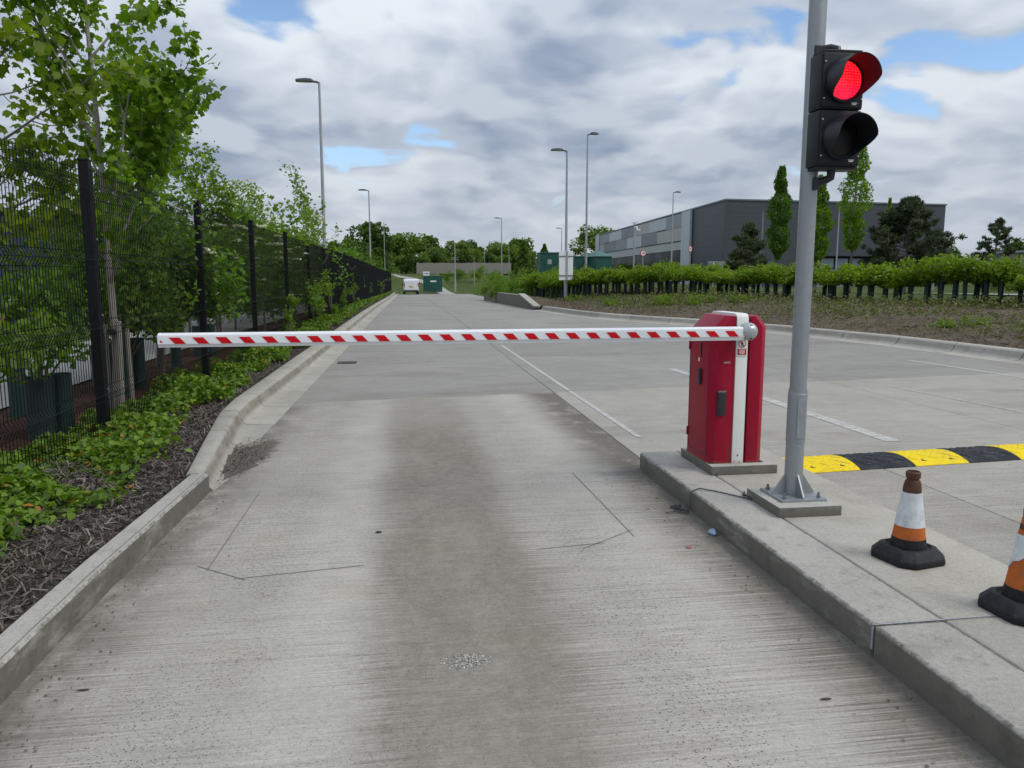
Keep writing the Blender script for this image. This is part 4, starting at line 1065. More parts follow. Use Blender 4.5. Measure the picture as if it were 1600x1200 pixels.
# ------------------------------------------------------------------ signal pole with heads
pole = empty('signal_pole', (2.53, 4.62, .21)); tag(pole, 'galvanised signal pole with flanged foot beside the barrier', 'pole')
pp = MB().box((2.52, 4.60, .182), (.42, .47, .068)).build('pole_plinth', 'plinth', None, bevel=.008, smooth=True); tag(pp, 'square concrete pad under the galvanised signal pole', 'plinth')
m = MB(); m.tube([(0, 0, .0), (0, 0, .72)], .0575, 24); m.build('lower_shaft', 'galv', pole, smooth=True)
m = MB(); m.lathe((0, 0, 0), [(.060, .37), (.0605, .375), (.0605, .685), (.060, .69), (.0545, .695), (.0545, .37)], 24); m.build('sleeve', 'galv', pole, smooth=True)
m = MB(); m.tube([(0, 0, .69), (0, 0, 3.6)], .0525, 24); m.build('upper_shaft', 'galv', pole, smooth=True)
MB().box((0, -.0605, .53), (.055, .006, .26)).build('access_door', 'galv', pole, bevel=.002)
MB().box((0, 0, .0135), (.31, .31, .015)).build('base_plate', 'galv', pole, bevel=.002).location.z = 0
for k in range(4):
    a = k*math.pi/2; m = MB(); t_ = .005
    ca, sa = math.cos(a), math.sin(a)
    pf = [(.05, .02), (.145, .02), (.145, .03), (.058, .16), (.05, .16)]
    m.rings([[(r_*ca-o_*sa, r_*sa+o_*ca, z) for r_, z in pf] for o_ in (-t_, t_)]); m.build('gusset', 'galv', pole)
    a2 = a+math.pi/4; b = MB(); b.lathe((.165*math.cos(a2), .165*math.sin(a2), .021), [(.014, 0), (.014, .016), (.009, .018), (.009, .035), (.0, .036)], 6); b.build('anchor_bolt', 'bolt', pole)

def visor(parent, cx, cz, y0, L=.185, r=.121, mat='blackhead', flip=1):
    """hooded tunnel: long on top, cut away below"""
    N_ = 40; outer0, outer1, inner0, inner1 = [], [], [], []
    for i in range(N_+1):
        a = -math.pi/2-.0+2*math.pi*i/N_; s_ = math.sin(a)
        ln = L*(.10+.90*sstep((s_+.86)/.95)); ln *= 1 - .0*s_
        outer0.append((cx+r*math.cos(a), y0, cz+r*s_)); outer1.append((cx+r*math.cos(a), y0-flip*ln, cz+r*s_-.012))
        inner0.append((cx+(r-.004)*math.cos(a), y0, cz+(r-.004)*s_)); inner1.append((cx+(r-.004)*math.cos(a), y0-flip*ln, cz+(r-.004)*s_-.012))
    m = MB(); m.rings([outer0, outer1, inner1, inner0], cap=False, closed=True)
    return m.build('visor', mat, parent, smooth=True, angle=60)
def signal(name, label, loc, rz, lit):
    h = empty(name, loc, rz); tag(h, label, 'traffic light')
    for k, (z0, nm) in enumerate(((.165, 'upper_module'), (-.165, 'lower_module'))):
        b = MB().box((0, .07, z0), (.272, .14, .326)).build(nm, 'blackhead', h, bevel=.012, smooth=True)
        MB().box((0, -.004, z0), (.258, .012, .306)).build('door', 'blackhead', b, bevel=.005, smooth=True)
        rg = MB(); rg.rings([[(r_*math.cos(2*math.pi*i/36), y_, z0+r_*math.sin(2*math.pi*i/36)) for i in range(36)] for r_, y_ in ((.128, -.008), (.128, -.024), (.112, -.024), (.112, -.008))], cap=False); rg.build('bezel', 'blackhead', b, smooth=True)
        ln = MB(); N_ = 36
        ln.rings([[(r_*math.cos(2*math.pi*i/N_), y_, r_*math.sin(2*math.pi*i/N_)) for i in range(N_)] for r_, y_ in ((.111, 0), (.09, -.010), (.06, -.017), (.03, -.021), (.002, -.022))])
        l = ln.build('lens', 'redlens' if (lit and k == 0) else 'darklens', b, smooth=True, loc=(0, -.014, z0))
        if lit and k == 0: l['label'] = 'glowing red signal lens'
        visor(b, 0, z0, -.02)
        for sx, sz in ((-1, .105), (-1, -.105), (1, .105), (1, -.105)):
            s_ = MB(); s_.rings([[(.005*math.cos(2*math.pi*i/8), y_, .005*math.sin(2*math.pi*i/8)) for i in range(8)] for y_ in (0, -.004)]); s_.build('screw', 'screw', b, loc=(sx*.120, -.0105, z0+sz))
        for q_ in range(2): MB().box((.075, -.0108, z0-.128-q_*.008), (.036-.008*q_, .002, .0042)).build('maker_mark', 'white', b)
    MB().box((0, .07, -.337), (.25, .12, .018)).build('bottom_cap', 'blackhead', h, bevel=.005)
    MB().box((0, .07, .337), (.25, .12, .018)).build('top_cap', 'blackhead', h, bevel=.005)
    m = MB(); m.tube([(.0, .07, -.34), (.0, .075, -.385), (-.03, .10, -.405), (-.07, .14, -.405)] if rz == 0 else [(0, .07, -.34), (0, .075, -.385), (-.02, .12, -.405), (-.05, .15, -.405)], .026, 12); m.build('lower_bracket', 'black', h, smooth=True)
    MB().box((-.075, .135, -.42), (.035, .07, .075)).build('bracket_clamp', 'black', h, bevel=.004)
    m = MB(); m.tube([(.0, .07, .33), (.0, .075, .365), (-.03, .10, .378), (-.07, .14, .378)], .022, 12); m.build('upper_bracket', 'black', h, smooth=True)
    MB().box((-.095, .135, .365), (.05, .05, .06)).build('bracket_clamp', 'black', h, bevel=.004)
    return h
signal('traffic_light', 'black two lens traffic light facing the camera with its red lamp lit', (2.618, 4.45, 2.638), 0, True)

# cable on the island and litter by the kerb
m = MB(); m.tube([(2.36, 4.78, .165), (2.28, 4.80, .158), (2.15, 4.98, .158), (2.06, 5.05, .162), (1.99, 5.03, .150), (1.975, 5.0, .05), (1.93, 4.97, .012), (1.86, 5.02, .012), (1.80, 5.0, .012)], .0045, 6); c_ = m.build('cable', 'cable', None, smooth=True); tag(c_, 'thin grey cable trailing from the pole pad over the kerb', 'cable')
m = MB(); m.tube([(2.33, 4.72, .160), (2.29, 4.78, .165), (2.35, 4.83, .160), (2.30, 4.86, .158), (2.34, 4.93, .158)], .007, 6); m.build('cable_loop', 'cable', c_, smooth=True)
m = MB(); m.tube([(1.97, 5.0, .012), (1.90, 5.06, .03), (1.95, 5.12, .02), (1.88, 5.13, .012), (1.93, 5.02, .02)], .008, 6); m.build('cable_end', 'cable', c_, smooth=True)
def lump(name, loc, s, mat, label, cat, seed):
    rg = np.random.default_rng(seed); m = MB(); m.rings([[(s[0]*r_*math.cos(2*math.pi*k/8)*(1+.25*rg.uniform(-1, 1)), s[1]*r_*math.sin(2*math.pi*k/8)*(1+.25*rg.uniform(-1, 1)), z*s[2]) for k in range(8)] for r_, z in ((.8, 0), (1, .4), (.6, 1))])
    tag(m.build(name, mat, None, loc=loc), label, cat)
lump('crumpled_wrapper', (1.955, 4.55, .003), (.025, .04, .03), 'litter', 'small crumpled blue wrapper beside the island kerb', 'litter', 1)
lump('litter_scrap', (1.71, 4.33, .003), (.02, .014, .006), 'litterred', 'tiny red scrap on the lane near the island', 'litter', 2)
lump('stone_chip', (-.18, 4.88, .003), (.022, .010, .010), 'black', 'small dark flat chip lying in the lane centre', 'stone', 3)
lump('stone_chip', (2.63, 2.98, .151), (.012, .012, .012), 'black', 'tiny black pebble on the island between the cones', 'stone', 4)
lump('stone_chip', (1.62, 2.62, .003), (.026, .007, .004), 'drain', 'dark flat leaf scrap on lane near the bottom right', 'stone', 5)
lump('stone_chip', (-1.30, 3.1, .003), (.026, .005, .005), 'drain', 'dark twig scrap on the lane near the left kerb', 'twig', 6)
rng = np.random.default_rng(91); n = 700
side = rng.uniform(0, 1, n) < .5
P = np.c_[np.where(side, 1.96-np.abs(rng.normal(0, .16, n)), -1.52+np.abs(rng.normal(0, .14, n))), rng.uniform(1.8, 6.1, n), np.full(n, .006)]
V, k = leafcloud(rng, P, .011, 'quad', up=1.2, svar=.7); tag(link('grit', npmesh('grit', V, k, rng.uniform(0, 1, n)), 'bankchip'), 'loose grit washed along both kerbs', kind='stuff')

# ------------------------------------------------------------------ cones
def cone(loc, rz, label, tear=False):
    c = empty('traffic_cone', loc, rz); tag(c, label, 'traffic cone', 'traffic cones on the island')
    def octa(s, z, ch): return [(s, -s+ch, z), (s, s-ch, z), (s-ch, s, z), (-s+ch, s, z), (-s, s-ch, z), (-s, -s+ch, z), (-s+ch, -s, z), (s-ch, -s, z)]
    m = MB(); m.rings([octa(.150, 0, .055), octa(.153, .012, .055), octa(.151, .034, .055), octa(.116, .078, .046), octa(.100, .082, .042), octa(.090, .070, .038)]); m.build('base', 'cone_k', c, bevel=.004, smooth=True, angle=30)
    N_ = 28
    def body(name, z0, z1, mat, grow=0.):
        rr = lambda z: .092-(z-.05)*(.092-.036)/.40+grow
        m = MB(); m.lathe((0, 0, 0), [(rr(z0), z0), (rr((z0+z1)/2), (z0+z1)/2), (rr(z1), z1)], N_); return m.build(name, mat, c, smooth=True, angle=50)
    body('black_collar', .05, .125, 'cone_k', .001); body('orange_band', .1252, .19, 'cone_o'); 
    if tear:
        body('orange_upper', .19, .44, 'cone_o')
        m = MB(); rr = lambda z: .092-(z-.05)*(.092-.036)/.40+.002; ring0, ring1 = [], []
        for i in range(N_):
            a = 2*math.pi*i/N_; zl = .20+.09*max(0, math.sin(a-2.6))+.012*math.sin(5*a)
            ring0.append((rr(zl)*math.cos(a), rr(zl)*math.sin(a), zl)); ring1.append((rr(.365)*math.cos(a), rr(.365)*math.sin(a), .365))
        m.rings([ring0, ring1], cap=False); m.build('torn_sleeve', 'cone_w', c, smooth=True)
    else:
        body('white_sleeve', .1902, .37, 'cone_w', .0015); 
    m = MB(); m.lathe((0, 0, 0), [(.0465, .36), (.044, .40), (.037, .43), (.030, .435), (.030, .442), (.036, .448), (.037, .475), (.030, .482), (.026, .47), (.024, .44)], N_); m.build('tip', 'cone_t', c, smooth=True, angle=40)
    return c
cone((2.655, 3.615, .151), R(12), 'worn orange and white traffic cone with dark tip standing on island')
cone((2.745, 2.93, .151), R(3), 'traffic cone with torn white sleeve cut by the right edge', True)

# ------------------------------------------------------------------ speed hump
sh = empty('speed_hump', (3.32, 5.90, .002), R(5)); tag(sh, 'speed hump of alternating yellow and black rubber modules', 'speed hump')
def hump_mesh(L):
    m = MB(); W = .50; prof_ = [(W*t, .055*math.sin(math.pi*min(1, max(0, t)))**.75+.004) for t in (0, .03, .08, .16, .26, .38, .5, .62, .74, .84, .92, .97, 1)]
    full = [(0, 0)] + prof_ + [(W, 0)]
    m.rings([[(x, a, b) for a, b in full] for x in (.002, L-.002)])
    def hz(y): t = y/W; return .055*math.sin(math.pi*t)**.75+.004
    for r_ in range(5):
        for q in range(5):
            cx = .06+q*(L-.12)/4+(.025 if r_ % 2 else -.01); cy = .11+r_*.07
            if cx > L-.06 or cx < .04: continue
            s_ = 1 if (q+r_) % 2 else -1
            a = (cx-.03, cy-.022*s_); b = (cx+.03, cy+.022*s_); w_ = .008
            m.add([(a[0], a[1]-w_, hz(a[1])), (b[0], b[1]-w_, hz(b[1])), (b[0], b[1]+w_, hz(b[1])), (a[0], a[1]+w_, hz(a[1])),
                   (a[0], a[1]-w_*.5, hz(a[1])+.003), (b[0], b[1]-w_*.5, hz(b[1])+.003), (b[0], b[1]+w_*.5, hz(b[1])+.003), (a[0], a[1]+w_*.5, hz(a[1])+.003)],
                  [(4, 5, 6, 7), (0, 1, 5, 4), (1, 2, 6, 5), (2, 3, 7, 6), (3, 0, 4, 7)])
    return m.mesh('module', smooth=True, angle=28)
def hz_(y): t = y/.5; return .055*math.sin(math.pi*t)**.75+.004
hm = {c: hump_mesh(.553) for c in ('by', 'bk')}
for c in hm: hm[c].materials.append(M[c])
for i in range(6):
    c = 'by' if i % 2 == 0 else 'bk'
    o = bpy.data.objects.new('module', hm[c]); COL.objects.link(o); o.parent = sh; o.location = (.0+i*.556, 0, 0)
    for bx in (.13, .42):
        MB().add([(bx-.022, .062, hz_(.062)+.0015), (bx+.028, .052, hz_(.052)+.0015), (bx-.006, .088, hz_(.088)+.0015)], [(0, 1, 2)]).build('bolt_recess', 'drain' if c == 'by' else 'black', o)

# ------------------------------------------------------------------ lamp posts
def lamp(loc, h, arm, label, r=.07, head=True, mat='galv_far', group='street lamps'):
    o = empty('street_lamp', loc); tag(o, label, 'street lamp', group)
    m = MB(); m.tube([(0, 0, -.1), (0, 0, 1.2)], r*1.25, 12); m.build('base', mat, o, smooth=True)
    m = MB(); m.tube([(0, 0, 1.2), (0, 0, h*.6), (0, 0, h)], [r, r*.8, r*.55], 12); m.build('pole', mat, o, smooth=True)
    if head:
        s_ = 1 if arm > 0 else -1; L = abs(arm)
        m = MB(); m.tube([(0, 0, h-.15), (s_*.03, 0, h-.03), (s_*.10, 0, h), (s_*L*.4, 0, h+.02)], r*.5, 10); m.build('arm', 'lamphead', o, smooth=True)
        m = MB(); st = []
        for t_, wd, th in ((.25, .06, .05), (.35, .15, .09), (.6, .17, .10), (.95, .16, .06), (1., .13, .04)):
            x_ = s_*L*t_; zc = h+.02; st.append([(x_, -wd, zc-.02), (x_, wd, zc-.02), (x_, wd*.8, zc+th), (x_, -wd*.8, zc+th)])
        m.rings(st); m.build('head', 'lamphead', o, smooth=True)
        MB().box((s_*L*.66, 0, h-.006), (L*.5, .24, .02)).build('lens', 'lampglass', o)
    return o
lamp((-3.35, 35.2, -.02), 9.92, -.98, 'nearest tall street lamp behind the left fence, dark flat head', .085)
lamp((-3.0, 77, -.35), 10.2, -1.0, 'second street lamp behind the left fence, smaller and farther', .09)
lamp((-2.6, 122, .6), 9.3, -.4, 'third faint post behind the left bushes', .08, False)
lamp((9.2, 43.1, .55), 8.0, -.9, 'street lamp on the bank carrying the white sign back', .085)
lamp((11.2, 46.6, .9), 9.2, .65, 'tallest street lamp behind the hedge, head turned right', .075)
lamp((14.3, 111.4, 1.0), 8.9, -1.1, 'distant street lamp before the timber fence, head turned left', .09)
lamp((27.6, 133, 1.0), 8.9, -1.1, 'far street lamp showing beside the white sign pole', .09)
lamp((26.8, 75, .7), 9.2, .75, 'street lamp rising in front of the warehouse side', .075)
lamp((28.1, 58, .7), 6.0, .28, 'short pale lamp before the dark warehouse corner', .07)
lamp((42.5, 71.5, .5), 8.2, .25, 'pale lamp between the columnar trees', .075)
lamp((44.2, 66, .5), 4.4, .2, 'low pale post right of the tallest columnar tree', .09, False)
lamp((52.0, 70, .4), 5.4, .2, 'pale lamp post seen through the large pine', .075)
for (x_, y_, h_, lb) in ((11.2, 121, 4.6, 'thin grey post in front of the far timber fence'), (13.9, 131, 5.6, 'slim post near the middle of the timber fence'), (16.7, 121, 6.0, 'thin post left of the dark conifers')):
    lamp((x_, y_, land(x_, y_)), h_, .2, lb, .055, False, group='thin far posts')
# pole with cross bars by the far grass
o = empty('mast', (6.7, 98.6, -.3)); tag(o, 'thin grey mast with small cross arms at the road end', 'mast')
MB().tube([(0, 0, 0), (0, 0, 6.2)], [.08, .05], 10).build('pole', 'galv_far', o, smooth=True)
for z in (4.3, 4.05): MB().box((0, 0, z), (.9, .06, .05)).build('cross_arm', 'galv_far', o)
MB().tube([(0, 0, 0), (0, 0, 1.6)], .12, 10).build('base', 'galv_far', o, smooth=True)
# camera mast
o = empty('camera_mast', (19.9, 65.2, .9)); tag(o, 'camera mast with white dome camera before the grey panels', 'mast')
MB().tube([(0, 0, 0), (0, 0, 5.3)], [.08, .06], 10).build('pole', 'galv_far', o, smooth=True)
MB().box((0, 0, 5.33), (.5, .08, .05)).build('top_arm', 'galv_far', o); MB().lathe((.18, 0, 4.75), [(.02, 0), (.11, .05), (.13, .14), (.10, .24), (.03, .28)], 12).build('camera_dome', 'white', o, smooth=True); MB().box((.34, -.05, 4.72), (.34, .14, .13)).build('camera_body', 'white', o, bevel=.02)

# white sign back on lamp pole
sg = empty('sign_board', (9.2, 43.0, 1.4)); tag(sg, 'tall white sign board fixed to the lamp pole by the hedge', 'sign')
MB().box((-.04, -.125, .86), (.80, .022, 1.62)).build('board', 'signwhite', sg, bevel=.004)
for z in (.30, 1.38): MB().box((-.04, -.15, z), (.80, .03, .05)).build('rail', 'bolt', sg)
MB().box((-.0, -.162, .86), (.10, .02, 1.62)).build('pole_channel', 'galv_far', sg)

# speed limit roundels
def roundel(loc, h, label, txt, r=.30, rz=0.):
    o = empty('speed_sign', loc, rz); tag(o, label, 'sign')
    MB().tube([(0, 0, -.2), (0, 0, h)], .04, 10).build('post', 'galv_far', o, smooth=True)
    def disc(nm, rr, y, mat): m = MB(); m.rings([[(rr*math.cos(2*math.pi*i/28), y_, h+rr*math.sin(2*math.pi*i/28)) for i in range(28)] for y_ in (y, y+.012)]); m.build(nm, mat, o)
    disc('red_ring', r, -.065, 'signred'); disc('white_disc', r*.76, -.075, 'white')
    cu = bpy.data.curves.new('number', 'FONT'); cu.body = txt; cu.size = r*1.05; cu.align_x = 'CENTER'; cu.align_y = 'CENTER'; cu.extrude = .004
    cu.materials.append(M['text']); tmp = bpy.data.objects.new('number_curve', cu); me_ = bpy.data.meshes.new_from_object(tmp); bpy.data.objects.remove(tmp); t_ = bpy.data.objects.new('number', me_); COL.objects.link(t_); t_.parent = o; t_.location = (0, -.082, h); t_.rotation_euler = (R(90), 0, 0)
roundel((21.8, 68.6, .9), 2.85, 'round red ringed speed sign on a post below the grey panels', '15', .30)
roundel((20.45, 53.5, .95), 2.65, 'round red ringed speed sign against the pale warehouse column', '15', .24, R(38))

# ------------------------------------------------------------------ green kiosks, cabinet, van
def kiosk(loc, size, label, roof='flat', rz=0., vent=True, mark=0):
    o = empty('green_kiosk', loc, rz); tag(o, label, 'kiosk', 'green kiosks'); sx, sy, sz = size
    MB().box((0, 0, sz/2), size).build('body', 'greenbox', o, bevel=.02)
    for k in range(int(sx/.5)): MB().box((-sx/2+.5*k+.25, -sy/2-.012, sz/2), (.03, .02, sz*.96)).build('rib', 'greenroof', o)
    if roof == 'hip':
        m = MB(); a = .12; m.add([(-sx/2-a, -sy/2-a, sz), (sx/2+a, -sy/2-a, sz), (sx/2+a, sy/2+a, sz), (-sx/2-a, sy/2+a, sz), (-.2, 0, sz+.5), (.2, 0, sz+.5)], [(0, 1, 5, 4), (1, 2, 5), (2, 3, 4, 5), (3, 0, 4), (3, 2, 1, 0)]); m.build('roof', 'greenroof', o)
    else: MB().box((0, 0, sz+.04), (sx+.12, sy+.12, .08)).build('roof', 'greenroof', o, bevel=.01)
    MB().box((0, -sy/2-.02, sz*.42), (.9 if sx > 1.5 else sx*.6, .03, sz*.8)).build('door', 'greenbox', o, bevel=.005)
    if vent: MB().box((-.0, -sy/2-.04, sz*.72), (.36, .04, .42)).build('vent', 'panel2', o)
    for k in range(mark):
        x_ = (k-.5*(mark-1))*sx*.55
        m = MB(); m.add([(x_-.13, -sy/2-.05, sz*.5), (x_+.13, -sy/2-.05, sz*.5), (x_, -sy/2-.05, sz*.5+.24)], [(0, 1, 2)]); m.build('warning_triangle', 'yellow', o)
    return o
kiosk((13.2, 69.8, .95), (1.7, 1.8, 2.78), 'narrow green kiosk with a small vent left of the white sign')
kiosk((15.4, 66.0, .95), (1.55, 2.2, 2.35), 'green kiosk with yellow warning mark right of the white sign', mark=1, vent=False)
kiosk((16.5, 64.2, .95), (1.35, 2.6, 2.35), 'green hip roofed kiosk closest to the warehouse', 'hip', mark=1, vent=False, rz=R(8))
gb = kiosk((4.15, 106.6, -.35), (2.55, 1.6, 2.0), 'low green cabinet on the grass beyond the parked van', vent=False)
MB().box((.05, -.85, 1.35), (.8, .03, .2)).build('name_plate', 'white', gb)
ob = empty('notice_board', (3.35, 108, -.2)); tag(ob, 'small white notice board above the low green cabinet', 'sign')
MB().box((0, 0, 2.25), (.85, .05, .55)).build('panel', 'signwhite', ob); MB().tube([(-.3, .04, 0), (-.3, .04, 2.4)], .03, 8).build('leg', 'galv_far', ob); MB().tube([(.3, .04, 0), (.3, .04, 2.4)], .03, 8).build('leg', 'galv_far', ob); MB().box((.02, -.03, 2.27), (.5, .012, .16)).build('print', 'panel0', ob)

van = empty('parked_van', (1.05, 99.3-3.2, prof(96)+.0), R(1.5)); tag(van, 'small white panel van parked at the far end of the road', 'van')
W2 = .88
side = [(-2.05, .34), (-2.08, .55), (-2.05, 1.30), (-1.98, 1.72), (-1.80, 1.82), (.55, 1.82), (.85, 1.72), (1.40, 1.12), (2.05, .98), (2.20, .75), (2.20, .34)]
m = MB(); m.rings([[(x_*s_, y_, z_) for y_, z_ in side] for x_, s_ in ((-W2, 1), (-W2*.96, 1), (W2*.96, 1), (W2, 1))]); bd = m.build('body', 'vanwhite', van, bevel=.05, smooth=True, angle=40)
for sx in (-1, 1):
    MB().box((sx*.41, -2.075, 1.05), (.80, .02, 1.20)).build('rear_door', 'vanwhite', van, bevel=.01)
    MB().box((sx*.82, -2.07, 1.12), (.09, .05, .50)).build('tail_light', 'taillight', van, bevel=.01)
    for y_ in (-1.35, 1.35):
        wv = MB(); wv.rings([[(sx*x_, y_+r_*math.cos(2*math.pi*i/18), .31+r_*math.sin(2*math.pi*i/18)) for i in range(18)] for x_, r_ in ((.70, .29), (.70, .31), (.90, .31), (.90, .29))]); wv = wv.build('wheel', 'tyre', van, smooth=True)
        rm = MB(); rm.rings([[(sx*x_, y_+r_*math.cos(2*math.pi*i/14), .31+r_*math.sin(2*math.pi*i/14)) for i in range(14)] for x_, r_ in ((.89, .19), (.907, .17))]); rm.build('rim', 'panel1', wv)
    m = MB(); m.add([(sx*(W2+.004), y_, z_) for y_, z_ in ((.35, 1.15), (1.25, 1.12), (.80, 1.62), (.35, 1.66))], [(0, 1, 2, 3)]); m.build('side_window', 'vanglass', van)
    MB().box((sx*(W2+.10), 1.0, 1.15), (.16, .08, .20)).build('mirror', 'black', van, bevel=.02)
m = MB(); m.add([(-.75, .90, 1.70), (.75, .90, 1.70), (.78, 1.42, 1.14), (-.78, 1.42, 1.14)], [(0, 1, 2, 3)]); ws = m.build('windscreen', 'vanglass', van, loc=(0, .02, .02))
MB().box((0, -2.10, .43), (1.70, .12, .20)).build('rear_bumper', 'black', van, bevel=.03); MB().box((.0, -2.093, .88), (.5, .02, .11)).build('number_plate', 'yellow', van)
MB().box((-.12, -2.09, .98), (.30, .02, .05)).build('door_handle', 'black', van)

# ------------------------------------------------------------------ far timber fence
tf = empty('timber_fence', (12, 151.5, 2.2)); tag(tf, 'long grey timber fence at the top of the grass slope', 'fence')
bmesh_board = MB().box((0, 0, 1.02), (.285, .03, 2.1)).mesh('board'); bmesh_board.materials.append(M['timber'])
rf = random.Random(2)
for i in range(61):
    x_ = 3.0+i*.30; y_ = 152.7-.14*(x_-3)
    o = bpy.data.objects.new('board', bmesh_board); COL.objects.link(o); o.parent = tf; o.location = (x_-12, y_-151.5, rf.uniform(-.04, .04)); o.rotation_euler = (0, 0, R(-8))
for z in (.4, 1.7):
    m = MB(); m.tube([(3-12, 152.78-151.5, z), (21-12, 150.26-151.5, z)], .05, 4); m.build('rail', 'timber', tf)

# ------------------------------------------------------------------ warehouse
wh = empty('warehouse', (50.85, 117.87, 0)); tag(wh, 'large dark grey warehouse with patchwork grey panels on its side', 'warehouse')
A2, B2, D2 = Vector((0, 0)), Vector((58.04-50.85, 230.05-117.87)), Vector((91.4-50.85, 121.3-117.87))
E2 = D2+B2
m = MB(); m.prism([A2, D2, E2, B2], -1.0, [13.53, 13.56, 13.56, 13.52]); m.build('wall', 'anthracite', wh)
m = MB(); q_ = .15; m.prism([A2+Vector((-q_, -q_)), D2+Vector((q_, -q_)), E2+Vector((q_, q_)), B2+Vector((-q_, q_))], 13.57, 13.80); m.build('parapet', 'panel3', wh)
us = (B2-A2).normalized(); ns = Vector((-us.y, us.x)); ang = math.atan2(us.y, us.x)
def wpanel(name, u0, u1, z0, z1, mat, off=.12, th=.2, u=us, n_=ns, base=A2, par=None):
    c = base+u*(u0+u1)/2+n_*off; return MB().box((c.x, c.y, (z0+z1)/2), (u1-u0-.06, th, z1-z0-.06), math.atan2(u.y, u.x)).build(name, mat, par or wh)
for (u0, u1, z0, z1, mat) in ((22.3, 33.4, 10.8, 13.4, 'panel0'), (33.4, 47, 11.0, 13.4, 'panel1'), (47, 61.2, 11.0, 13.4, 'panel2'), (61.2, 75, 11.0, 13.4, 'panel3'), (75, 90, 11.0, 13.4, 'panel1'), (90, 103.6, 10.6, 13.4, 'panel0'),
        (22.3, 40.2, 8.35, 10.8, 'panel2'), (40.2, 54, 8.35, 11.0, 'panel3'), (54, 61.2, 8.35, 11.0, 'panel1'), (61.2, 68.3, 8.35, 11.0, 'panel1'), (68.3, 82, 8.35, 11.0, 'panel0'), (82, 97.4, 8.35, 11.0, 'panel3'), (97.4, 103.6, 8.2, 10.6, 'panel2'), (22.3, 62, 6.6, 8.2, 'panel4'), (62, 103.6, 6.5, 8.2, 'panel4')):
    wpanel('wall_panel', u0, u1, z0, z1, mat)
wpanel('light_column', 16.9, 22.2, 0, 13.5, 'panel1', .3, .4); wpanel('light_column', 103.8, 109.2, 0, 13.5, 'panel1', .3, .4)
wpanel('dark_trim', 22.3, 103.6, 8.2, 8.36, 'glassdark', .2, .25)
for k in range(20): wpanel('window', 22.4+k*4.06, 22.4+(k+1)*4.06, .3, 6.5, 'glassdark', .06, .12)
wpanel('plinth_wall', 50, 66, -.5, 2.0, 'brick', 6.0, .4)
uf = (D2-A2).normalized(); nf = Vector((uf.y, -uf.x))
wpanel('recess', 15.2, 40, .0, 6.2, 'glassdark', .06, .12, uf, nf); wpanel('canopy', 15.0, 40.4, 4.9, 6.6, 'anthracite', 1.0, 2.0, uf, nf)
for k in range(3): wpanel('office_window', 17.2+k*2.7, 19.6+k*2.7, 3.0, 4.6, 'windowlite', .2, .15, uf, nf)
wpanel('wall_panel', 16.0, 26.5, -.5, 2.9, 'panel0', .3, .3, uf, nf); wpanel('wall_panel', 27, 33.5, -.5, 4.7, 'panel3', .3, .3, uf, nf)
for k in range(5): wpanel('louvre', 33.8, 40.2, .9+k*.85, 1.2+k*.85, 'windowlite', .3, .3, uf, nf)
wpanel('corner_post', -.15, .25, -.5, 13.5, 'anthracite', .05, .3, uf, nf)
wpanel('dark_door', 13.0, 14.6, -.5, 7.0, 'glassdark', .1, .15, uf, nf)
# signs and bits between hedge and warehouse
gs = empty('entrance_sign', (37.5, 88, .5)); tag(gs, 'grey two leg sign board before the warehouse front', 'sign')
MB().box((0, 0, 2.15), (3.1, .1, 1.6)).build('board', 'panel0', gs)
for x_ in (-.9, .9): MB().box((x_, -.1, 1.4), (.16, .1, 2.9)).build('leg', 'panel1', gs)
bs = empty('bollard_sign', (22.9, 66, .9)); tag(bs, 'small white upright sign poking above the hedge', 'sign')
MB().box((0, 0, 1.3), (.38, .2, .95)).build('panel', 'white', bs, bevel=.06); MB().box((0, 0, .4), (.2, .12, 1.0)).build('post', 'galv_far', bs); MB().box((-.03, -.11, 1.48), (.16, .02, .07)).build('print', 'text', bs)
bl_ = empty('blue_sign', (62.8, 80, .2)); tag(bl_, 'small blue flag sign beside the large pine', 'sign')
MB().box((0, 0, 2.9), (1.1, .06, .8)).build('panel', simple('sign_blue', (.02, .07, .42), .5), bl_); MB().tube([(-.4, .05, 0), (-.4, .05, 3.3)], .05, 8).build('post', 'galv_far', bl_)

# ------------------------------------------------------------------ trees on the right
def colmesh(seed, h, wd, n, leaf):
    rg = np.random.default_rng(seed); t = rg.uniform(0, 1, n); lob = 1+.2*np.sin(t*17+seed)+.14*np.sin(t*37+2*seed)
    shape = np.sin(np.clip(.09+t*.82, 0, 1)*math.pi)**.55*np.interp(t, [0, .12, .35, .7, .9, 1], [.55, .95, 1, .78, .5, .34])
    a = rg.uniform(0, 6.283, n); rr = wd/2*shape*lob*(1+.16*np.sin(3*a+t*22))*rg.uniform(.25, 1.05, n)**.45
    P = np.c_[rr*np.cos(a), rr*np.sin(a), .27*h+.73*h*t+rg.normal(0, .06, n)]
    V, k = leafcloud(rg, P, leaf, 'quad', up=.35)
    tm = MB(); tm.tube([(0, 0, -.1), (0, 0, h*.5), (0, 0, h*.9)], [.10, .06, .02], 8)
    for q in range(14): aa = rg.uniform(0, 6.28); z = h*(.26+.04*q); tm.tube([(0, 0, z), (wd*.22*math.cos(aa), wd*.22*math.sin(aa), z+h*.08), (wd*.34*math.cos(aa), wd*.34*math.sin(aa), z+h*.2)], [.03, .02, .008], 4)
    return tm.mesh('trunk', smooth=True), npmesh('crown', V, k, rg.uniform(0, 1, n))
